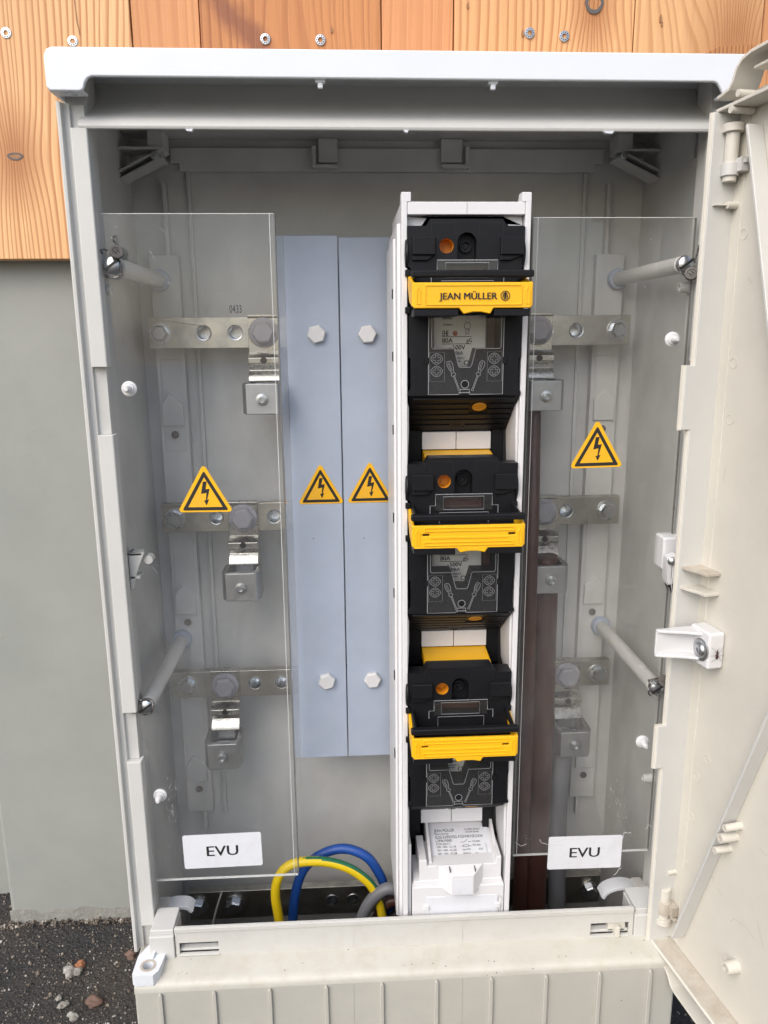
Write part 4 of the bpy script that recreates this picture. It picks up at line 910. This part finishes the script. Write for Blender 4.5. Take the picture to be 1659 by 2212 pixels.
mb = MB(); mb.lathe((31.8, YH+13, 418.6), (0, -1, 0), [(0, 0), (5.4, 0), (5.4, 10), (5.55, 12.6)], 26); mb.box(30.8, 31.6, YH+12, YH+13.2, 414, 420); sub(mb, car, 'indicator_eye', 'amber', 0)
mb = MB(); mb.prism([(x, z) for x, z in arch], YH+9, YH+11); mb.lathe((47.6, YH+9.2, 418.6), (0, -1, 0), [(0, 0), (4.8, 0), (4.6, 3.4), (3.4, 3.4), (3.2, 1.2), (0, 1.2)], 22); sub(mb, car, 'arch_recess', 'black', .3)
mb = MB(); mb.lathe((47.6, YH+9.8, 418.6), (0, -1, 0), [(0, 0), (1.9, 0), (1.9, 3), (0, 3.1)], 6); sub(mb, car, 'test_point', 'black', 0)
mb = MB()
for xa_, sg in ((-.4, 1), (93.6, -1)):
    mb.lathe((xa_+sg*2.2, YH+9, 413), (-sg, 0, 0), [(0, 0), (13, 0), (12.4, 2), (0, 3.2)], 30)
    for z in (396, 368): mb.box(min(xa_, xa_+sg*4), max(xa_, xa_+sg*4), YH-1, YH+6, z, z+5)
sub(mb, car, 'pivot_disc', 'black', .5)
# upper name window
lb = [(24.5, 394), (72, 394), (72, 408), (24.5, 408)]
mb = MB(); mb.prism(lb, YH-1.1, YH-.2); sub(mb, car, 'name_window', 'cover', 0)
mb = MB(); mb.stroke([(20, 391), (20, 398.4), (24.5, 398.4), (24.5, 408), (72, 408), (72, 398.4), (77, 398.4), (77, 391)], .55, front(YH-1.3)); mb.stroke([(31, 395), (31, 406), (65, 406), (65, 395)], .4, front(YH-1.3), True); mb.stroke([(28, 379), (28, 392.5), (69, 392.5), (69, 379)], .45, front(YH-1.3)); sub(mb, car, 'window_edge', 'mark', 0)
mb = MB(); mb.box(31, 65, YH+10, YH+12, 390, 407); sub(mb, car, 'window_back', 'brown', 0)
# fuse behind the clear cover
mb = MB(); mb.prism(rrect(24, 68, 317, 384, 5), -138, -100); fz = sub(mb, car, 'fuse', 'ceram', 1.5)
mb = MB(); mb.box(21, 27, -136, -128, 322, 370); mb.box(66.5, 76, -134, -118, 322, 384); sub(mb, car, 'fuse_blade', 'brown', .6)
fm = front(-138.3)
items = [('80A', 31.5, 345.2, 3.9, 8.6), ('gG', 51.5, 345.4, 3.4, 4.4), ('~500V', 37, 339.6, 3.9, 13.5), ('120kA', 39, 335.6, 2.9, 9.8), ('IEC/EN 60269-2', 33, 332, 1.6, 17), ('VDE 0636', 40.8, 329.6, 1.5, 6), ('EHE', 31.8, 350.6, 4.6, 4.8), ('NV/NH', 32, 363.6, 2.4, 7.6), ('Webfon', 32, 358.8, 1.7, 7.6), ('CE', 49.6, 327, 4.2, 5.6)]
text(items, 'fuse_print', 'ink', fz, fm, .035)
mb = MB(); mb.stroke([(31, 350), (55.6, 350)], .5, fm); mb.stroke([(31, 344.2), (55.6, 344.2)], .5, fm); mb.stroke(circ(52, 358.5, 2.6, 16), .4, fm, True); mb.stroke([(50, 361.5), (54.5, 361.5), (52.2, 366)], .4, fm, True); mb.stroke([(51, 352), (50.4, 355.5), (53.8, 355.5), (53.2, 352)], .4, fm, True); mb.stroke([(50, 351), (54.2, 356)], .3, fm); sub(mb, fz, 'fuse_marks', 'ink2', 0) if False else mb.build('fuse_marks', 'ink', car)
mb = MB(); mb.poly(circ(42, 352.6, 2.1, 18), front(-138.35)); mb.build('fuse_dot', 'red', car)
# clear front cover with moulded marks
cov = [(18, 304.6), (42.4, 304.6), (42.4, 306), (51.6, 306), (51.6, 304.6), (78, 304.6), (78, 372), (18, 372)]
mb = MB(); mb.prism(cov, YH-2.0, YH-.3, holes=[circ(47.4, 312.6, 2.9, 18)]); cv = sub(mb, car, 'clear_cover', 'cover', .3)
E = front(YH-2.2); mb = MB()
mb.stroke([(18, 372), (18, 304.6), (42.4, 304.6), (42.4, 306), (51.6, 306), (51.6, 304.6), (78, 304.6), (78, 372)], .5, E)
mb.stroke([(20.5, 372), (20.5, 342), (21.5, 340.6), (38.4, 340.6), (42, 327.5), (43, 326), (51.6, 326), (52.6, 327.5), (56, 340.6), (75, 340.6), (76, 342), (76, 372)], .42, E)
mb.stroke(circ(47.4, 312.6, 3.1, 20), .45, E, True); mb.stroke([(43.6, 304.8), (43.6, 308.6), (51, 308.6), (51, 304.8)], .5, E)
for x in (24.6, 70.8):
    for z in (332.8, 323):
        mb.stroke([(x+4.5*math.cos(a_)*(1+.05*math.cos(4*a_)), z+4*math.sin(a_)*(1+.05*math.cos(4*a_))) for a_ in [2*PI*k/24 for k in range(24)]], .3, E, True)
        c_ = 1.05; mb.stroke([(x-3, z-c_), (x-c_, z-c_), (x-c_, z-2.8), (x+c_, z-2.8), (x+c_, z-c_), (x+3, z-c_), (x+3, z+c_), (x+c_, z+c_), (x+c_, z+2.8), (x-c_, z+2.8), (x-c_, z+c_), (x-3, z+c_)], .3, E, True)
    mb.stroke([(x-5.6, 315), (x+6.2, 315), (x+6.2, 338), (x-5.6, 338)], .16, E, True)
def driver(x0, z0, x1, z1):                       # pictogram of a screwdriver pointing from (x0, z0) to (x1, z1)
    a_ = Vector((x0, z0)); d = (Vector((x1, z1))-a_); L_ = d.length; d.normalize(); n_ = Vector((-d.y, d.x))
    P = lambda u, v_: tuple(a_+d*u*L_+n_*v_)
    mb.stroke([P(0, -1.5), P(.02, 1.5), P(.10, 2.2), P(.22, 2), P(.34, 1.1), P(.40, .9), P(.40, -.9), P(.34, -1.1), P(.22, -2), P(.10, -2.2)], .34, E, True)
    mb.stroke([P(.03, 0), P(.33, .3)], .25, E); mb.stroke([P(.06, -1), P(.32, -.6)], .25, E)
    mb.stroke([P(.40, 1.2), P(.46, 1.9), P(.50, 1), P(.5, -1), P(.46, -1.9), P(.40, -1.2)], .34, E); mb.stroke([P(.5, .45), P(.92, .45), P(1, .9), P(1, -.9), P(.92, -.45), P(.5, -.45)], .34, E)
driver(34, 331, 43, 307.6); driver(62, 331, 53.4, 307.6)
sub(mb, car, 'cover_marks', 'mark', 0)
for x in (24.6, 70.8):
    for z in (332.8, 323): mb = MB(); mb.poly([(x+4.3*math.cos(a_), z+3.8*math.sin(a_)) for a_ in [2*PI*k/20 for k in range(20)]], front(YH-2.08)); sub(mb, car, 'probe_hole', 'ink', 0)
for x in (15.5, 77.6):
    mb = MB(); mb.box(x, x+3.2, YH-3, YH, 329, 334); sub(mb, car, 'cover_clip', 'black', .4)
# vent slots on the downward slope, round eye and hexagon mark
def slope(f): return lambda a_, b_: Vector((a_, YH+1.0+(-111-YH-1.0)*b_, 303+(270.4-303)*b_))+Vector((0, -.3, -.45))*f
for rowk in range(6):
    v0 = .045+rowk*.152; v1 = v0+.105; g0 = slope(-.2); g1 = slope(2.6); mb = MB()
    seg_ = [(6, 54), (70, 90)] if rowk in (1, 2) else ([(8, 41), (54, 88)] if rowk == 5 else [(6, 90)])
    for sa_, sb_ in seg_[:1]:
        P0 = [(sa_, v0), (sb_, v0), (sb_, v1), (sa_, v1)]; mb.prism(P0, 0, 1, lambda a_, b_, d: g0(a_, b_).lerp(g1(a_, b_), d))
    sub(mb, car, 'vent_rib', 'black', .2)
    for sa_, sb_ in seg_[1:]:
        mb = MB(); mb.prism([(sa_, v0), (sb_, v0), (sb_, v1), (sa_, v1)], 0, 1, lambda a_, b_, d: g0(a_, b_).lerp(g1(a_, b_), d)); sub(mb, car, 'vent_rib', 'black', .2)
nrm = Vector((0, -.585, -.81)); pe = slope(1.8)(62, .27); mb = MB(); mb.lathe(pe, nrm, [(0, .15), (5.2, .15), (5.4, .4), (5.8, .5), (6.0, 0)], 24); eye = sub(mb, car, 'vent_eye', 'amber', 0)
pe = slope(2.2)(47.5, .86); mb = MB(); mb.lathe(pe, nrm, [(3.6, .3), (3.6, .7), (2.6, .7), (2.6, .3)], 20); mb.lathe(pe, nrm, [(0, .6), (1.4, .6), (1.3, .1)], 6); sub(mb, car, 'hexagon_mark', 'ink', 0)
# arc chamber: two white blocks, yellow sloped top
for x0, x1 in ((18.2, 48), (48.5, 79)):
    mb = MB(); mb.box(x0, x1, -109.5, -76, 253.2, 268.8); sub(mb, car, 'white_block', 'strip', .5)
ylw = lambda k: [(-108, 253.0), (-141, 248.6), (-141, 244), (-108, 244)]
def handle(first):
    Yh = -190.0; z0, z1 = 370.6, 389.2; X0, X1 = 2.0, 93.0
    tongue = [(X0+1.4, z0), (37.6, z0), (41, 366.4), (48, 367.8), (54, 367.8), (61, 366.4), (63.4, z0), (X1-1.4, z0), (X1, z1), (X0, z1)]
    mb = MB()
    if first: hl = []
    else: hl = [[(10.6, 380.6), (16.2, 380.6), (16.2, 382.4), (10.6, 382.4)], [(79.6, 380.6), (85.2, 380.6), (85.2, 382.4), (79.6, 382.4)]]
    mb.prism(tongue, Yh, Yh+3, holes=hl)
    for xa_, sg in ((X0, 1), (X1, -1)):           # side arms running back and up to the pivots
        armp = [(Yh+.5, z0+1), (Yh+.5, z1), (YH+3, z1+7.5), (YH+4, z1-1), (YH-10, z0+5)]
        mb.prism(armp, 0, 2.4, lambda a_, b_, d: Vector((xa_+sg*d, a_, b_)))
    h_ = mb.build('handle', 'yellow', FS, .8)
    mb = MB(); fY = front(Yh-.25)
    if first: mb.prism(rrect(11.6, 84.6, z0+2.2, z1-1.8, 1.2), Yh-.7, Yh+.5, holes=[rrect(12.3, 83.9, z0+2.9, z1-2.5, .8)])
    else:
        for za, zb2 in ((384.2, 387.6), (372.6, 376)): mb.prism([(12, za), (84, za), (84, zb2), (12, zb2)], Yh-.8, Yh+.5, holes=[[(12.8, za+.7), (83.2, za+.7), (83.2, zb2-.7), (12.8, zb2-.7)]])
        mb.box(17, 79, Yh-.7, Yh+.5, 378.4, 380.2)
    for x in (7, 89): mb.prism([(x-1.6, 373.5), (x+1.6, 373.5), (x+1.6, 382.5), (x+2.4, 382.5), (x, 387), (x-2.4, 382.5), (x-1.6, 382.5)], Yh-.5, Yh+.5, holes=[[(x-.9, 374.2), (x+.9, 374.2), (x+.9, 383), (x, 385.4), (x-.9, 383)]])
    mb.build('handle_relief', 'yellow', h_, .25)
    mb = MB(); mb.box(X0-.5, X1+.3, -191, -184.5, 392.8, 398)
    for xx in (X0+2.2, X1-5): mb.prism([(-186, 392.8), (-186, 398), (YH, 400), (YH, 392)], xx, xx+2.6, lambda a_, b_, d: Vector((d, a_, b_)))
    mb.build('grip', 'black', h_, 1.4)
    mb = MB(); mb.box(X0+1.6, 37.2, -189, -168, 364.8, 370.0); mb.box(64, X1-1.6, -189, -168, 364.8, 370.0); mb.box(X0+3, X1-3, -172, -160, 366, 384); mb.build('handle_core', 'black', h_, .7)
    mb = MB(); mb.box(10, 16.8, Yh+3.3, Yh+4, 380, 383); mb.box(79, 85.8, Yh+3.3, Yh+4, 380, 383); mb.build('slot_dark', 'ink', h_)
    if first:
        g = front(Yh-.75); text([('JEAN MÜLLER', 22.5, 377.0, 5.0, 43.2)], 'lettering', 'ink', h_, g, .035)
        cx, cz = 71.8, 379.4; mb = MB(); mb.stroke(circ(cx, cz, 3.3, 28), .6, g, True)
        for d_ in (-1, 1):
            mb.stroke([(cx+d_*.15, cz+2.5), (cx+d_*.55, cz-2.6)], .75, g); mb.stroke([(cx+d_*.9, cz+2.1), (cx+d_*1.9, cz-1.6)], .7, g)
        mb.stroke([(cx, cz+2.7), (cx, cz-.4)], .5, g); mb.build('emblem', 'ink', h_)
    return h_
hd1 = handle(True); tag(hd1, 'yellow handle printed JEAN MÜLLER')
hd2 = handle(False); d185 = Vector((0, 0, -185.4))
hd2.location += d185*.001; tag(hd2, 'ribbed yellow handle of the middle carrier')
hd3 = copy_tree(hd2, FS, d185); tag(hd3, 'ribbed yellow handle of the lowest carrier')
for k in (1, 2): copy_tree(car, FS, d185*k)
mb = MB(); yt = [(-108, 438), (-141, 433.8), (-141, 428), (-108, 428)]
mb.prism([(a_, b_) for a_, b_ in yt], 18.4, 78.6, lambda a_, b_, d: Vector((d, a_, b_))); ya = mb.build('yellow_top', 'yellow', FS, .8)
for k in (1, 2): copy_tree(ya, FS, d185*k)
# terminal section below the lowest carrier
Q = [(-100, -124), (-140, -138.8)]
mb = MB(); mb.prism([(-98, -122.5), (-104, -124.2), (-142, -138.5), (-143, -142), (-98, -142)], 25, 86, lambda a_, b_, d: Vector((d, a_, b_)))
rl = mb.build('rating_plate', 'strip', FS, .6)
L0, L1_ = Vector((27, -104.5, -124.2)), Vector((27, -141.2, -138.0)); dl = (L1_-L0); nl = Vector((0, dl.z, -dl.y)).normalized(); nl = nl if nl.z > 0 else -nl
def lab(a_, b_): return L0+dl*(1-b_)+Vector((a_, 0, 0))+nl*.35
mb = MB(); mb.poly([(0, 0.02), (57, 0.02), (57, .93), (0, .93)], lambda a_, b_: lab(a_, b_)-nl*.1); mb.build('label_paper', 'paper', rl)
tx = [('JEAN MÜLLER', 4, .80, .085, 20), ('Made in Germany', 4, .725, .05, 14), ('H.J.-Müller-Straße 7', 34, .83, .05, 16), ('D-65343 Eltville', 35, .755, .05, 13), ('SL2G-3x/9/KM2G-F/GV/HRV/SK3/A34', 4.6, .615, .085, 46.5), ('L299619000', 4.6, .52, .075, 15.5), ('EC/EN 60947-3', 4.8, .44, .05, 13.5),
      ('690V - 400A - AC-21B', 5, .36, .055, 18.5), ('500V - 400A - AC-22B', 5.1, .27, .055, 18.5), ('400V - 400A - AC-22B', 5.2, .18, .055, 18.5), ('EAC', 5.4, .03, .115, 5.2), ('TH2-400A', 40, .485, .05, 8), ('NH2-400A', 40, .385, .05, 8), ('max.45W', 29.5, .275, .05, 8), ('50/60 Hz', 29.7, .175, .05, 7.5), ('IP30', 45.6, .275, .05, 3.6), ('CE', 47, .06, .10, 6.5)]
text([(a_, b_, c_, d_, e_) for a_, b_, c_, d_, e_ in tx], 'lettering', 'ink', rl, lab, .0003)
mb = MB()
mb.stroke([(28.5, .50), (32.5, .50), (35.5, .56)], .45, lambda a_, b_: lab(a_, b_)); 
for P in ([(0, 0)],): pass
def seg(x0, b0, x1, b1, wd=.4):
    d = Vector((x1-x0, (b1-b0)*39)); d.normalize(); n_ = Vector((-d.y, d.x))*wd/2
    mb.poly([(x0+n_.x, b0+n_.y/39), (x1+n_.x, b1+n_.y/39), (x1-n_.x, b1-n_.y/39), (x0-n_.x, b0-n_.y/39)], lab)
mb.bm.clear()
for q in ((28.5, .50, 32, .50), (32, .50, 35.5, .565), (35.6, .50, 39, .50), (28.5, .39, 31, .39), (31, .37, 36, .37), (31, .42, 36, .42), (31, .37, 31, .42), (36, .37, 36, .42), (36, .39, 39, .39), (41.4, .10, 44.2, .19), (44.2, .10, 41.4, .19), (41.2, .19, 44.6, .19), (41.9, .09, 41.5, .19), (43.9, .09, 44.3, .19), (41.9, .09, 43.9, .09), (40.8, .05, 44.8, .05), (40.8, .04, 44.8, .04)): seg(*q)
for k in range(14): seg(52.6, .16+k*.022, 53.6, .16+k*.022, .25)
mb.build('label_marks', 'ink', rl)
for x0, x1 in ((22.2, 25), (86, 88.8)):
    mb = MB(); mb.prism([(-96, -112), (-99, -112), (-146, -134), (-146, -142), (-96, -142)], x0, x1, lambda a_, b_, d: Vector((d, a_, b_))); fp(mb, 'plate_cheek', 'strip', .5)
mb = MB(); mb.prism([(12.6, -160), (12.6, -128.4), (19, -128.4), (19.5, -134), (24, -136), (24, -140.5), (86, -140.5), (86, -134), (90.2, -134+.6), (90.4, -127), (84, -126.6), (84, -126.6), (90.4, -126.4), (90.4, -160)] if False else [(12.6, -160), (12.6, -129), (19.5, -129), (20.5, -135.5), (85, -135), (85.6, -128), (90.4, -128), (90.4, -160)], -150, -112); fp(mb, 'terminal_shroud', 'strip', .8)
tabp = [(30.5, -134.6), (73, -134.2), (73, -156), (62.5, -162.6), (42, -162.6), (30.5, -157)]
mb = MB(); A_ = [Vector((x, -150, z)) for x, z in tabp]; B_ = [Vector((x, -161, z)) for x, z in ((42, -138.6), (62.6, -138.4), (62.6, -159.5), (42, -159.5))]
va = [mb.v(p) for p in A_]; vb = [mb.v(p) for p in B_]
mb.f(vb); mb.f([va[0], va[1], vb[1], vb[0]]); mb.f([va[1], va[2], vb[2], vb[1]]); mb.f([va[2], va[3], vb[2]]); mb.f([va[3], va[4], vb[3], vb[2]]); mb.f([va[4], va[5], vb[3]]); mb.f([va[5], va[0], vb[0], vb[3]]); mb.f(va[::-1])
tb = fp(mb, 'terminal_tab', 'strip', .5)
mb = MB(); mb.prism(rrect(43.2, 61.6, -158.4, -142.2, .8), -161.35, -161.1); mb.build('tab_sticker', 'paper', tb)
mb = MB()
for x in (40.4, 64): mb.box(x, x+.7, -158, -152, -141, -135); mb.build('tab_slit', 'ink', tb) if x > 50 else None
mb = MB(); mb.prism([(5.6, fz0), (5.6, -155), (97, -155) if False else (92.8, -155), (92.8, fz0)], -154, -112, holes=[])
mb.prism([(6.2, -155.2), (92.2, -155.2), (91, -150.5), (7.6, -150.5)], -151, -112); tc_ = fp(mb, 'terminal_cover', 'strip', .9)
mb = MB(); mb.box(18.6, 86.6, -154.6, -153.9, fz0+1, -165.6); mb.build('marker_insert', 'paper', tc_, .2)
for x in (16.6, 84.4):
    mb = MB(); mb.box(x, x+4.6, -156.4, -153.8, -178.5, -174); mb.build('insert_clip', 'strip', tc_, .4)
mb = MB(); g = front(-154.3); mb.stroke([(89.2+1.9*math.cos(a_), -172+4.6*math.sin(a_)) for a_ in [PI*k/8 for k in range(-1, 10)]]+[(88, -181), (88.2, -188), (87.6, -196)], .4, g); mb.stroke([(90.6, -178), (89.6, -184), (89.9, -196)], .4, g); mb.build('moulded_symbol', 'mark', tc_)
for x0, x1 in ((1.4, 5.0), (93.6, 97.2)):
    mb = MB(); mb.box(x0, x1, -150, -112, fz0, -112); fp(mb, 'terminal_side', 'strip', .5)

# ================================================================== cables
def cable(name, px, Y, r, mat, label, cat='cable', stripe=None, n=14, flatn=1.0):
    pts = spline([at(a_, b_, y) for (a_, b_), y in zip(px, Y if isinstance(Y, (list, tuple)) else [Y]*len(px))], 8)
    mb = MB(); mb.tube(pts, r, n, flatn, stripe); return tag(mb.build(name, mat, sharp=60), label, cat)
cable('cable', [(628, 2070), (632, 1990), (638, 1930), (655, 1880), (690, 1848), (740, 1833), (788, 1848), (815, 1880), (832, 1920), (845, 1990), (850, 2070)], [-40]*6+[-44]*5, 5.2, 'blue', 'bright blue cable arching behind the yellow and green one')
cable('cable', [(612, 2070), (603, 1990), (595, 1935), (600, 1900), (618, 1874), (650, 1862), (700, 1861), (745, 1872), (780, 1892), (805, 1918), (822, 1960), (835, 2040)], [-62]*12, 5.0, ['gold', 'green'], 'yellow and green striped cable arching up from the floor', stripe=(.62, -.12, .78), n=24)
cable('cable', [(765, 2090), (775, 2010), (795, 1955), (830, 1922), (862, 1925), (882, 1960), (890, 2060)], -66, 6.6, 'sheath', 'thick grey cable curving at the foot of the fuse switch')
cable('cable', [(800, 2090), (808, 2010), (826, 1962), (850, 1945), (872, 1960), (880, 2060)], -56, 6.2, 'brown', 'brown cable under the thick grey cable beside the fuse switch')
cable('cable', [(826, 2090), (832, 2020), (845, 1985), (862, 1975), (878, 2000), (884, 2080)], -48, 6.2, 'blacki', 'black cable innermost in the bundle beside the fuse switch')
cable('cable', [(1152, 860), (1150, 960), (1148, 1080), (1144, 1220), (1140, 1400), (1135, 1600), (1128, 1800), (1122, 1990), (1118, 2120)], [-22, -30, -44, -58, -58, -52, -48, -46, -46], 6.5, 'brown', 'dark brown cable running down close beside the fuse switch', n=16, flatn=1.3)
cable('cable', [(1176, 1200), (1176, 1270), (1172, 1400), (1170, 1500), (1166, 1640), (1158, 1800), (1150, 1960), (1142, 2110)], [-24, -24, -24, -30, -36, -40, -40, -40], 13, 'brown', 'broad brown cable hanging from the middle clamp of the right panel', n=16, flatn=1.1)
cable('cable', [(1222, 1580), (1214, 1650), (1206, 1740), (1203, 1850), (1202, 1960), (1200, 2090)], [-24, -22, -20, -20, -20, -20], 10, 'sheath', 'grey cable hanging from the lowest clamp behind the right panel', n=16)
cable('cable_tie', [(480, 1925), (470, 1955), (462, 1985), (455, 2020)], -40, 1.6, 'grp', 'thin pale strap hanging before the lowest busbar', 'strap', flatn=.4, n=8)
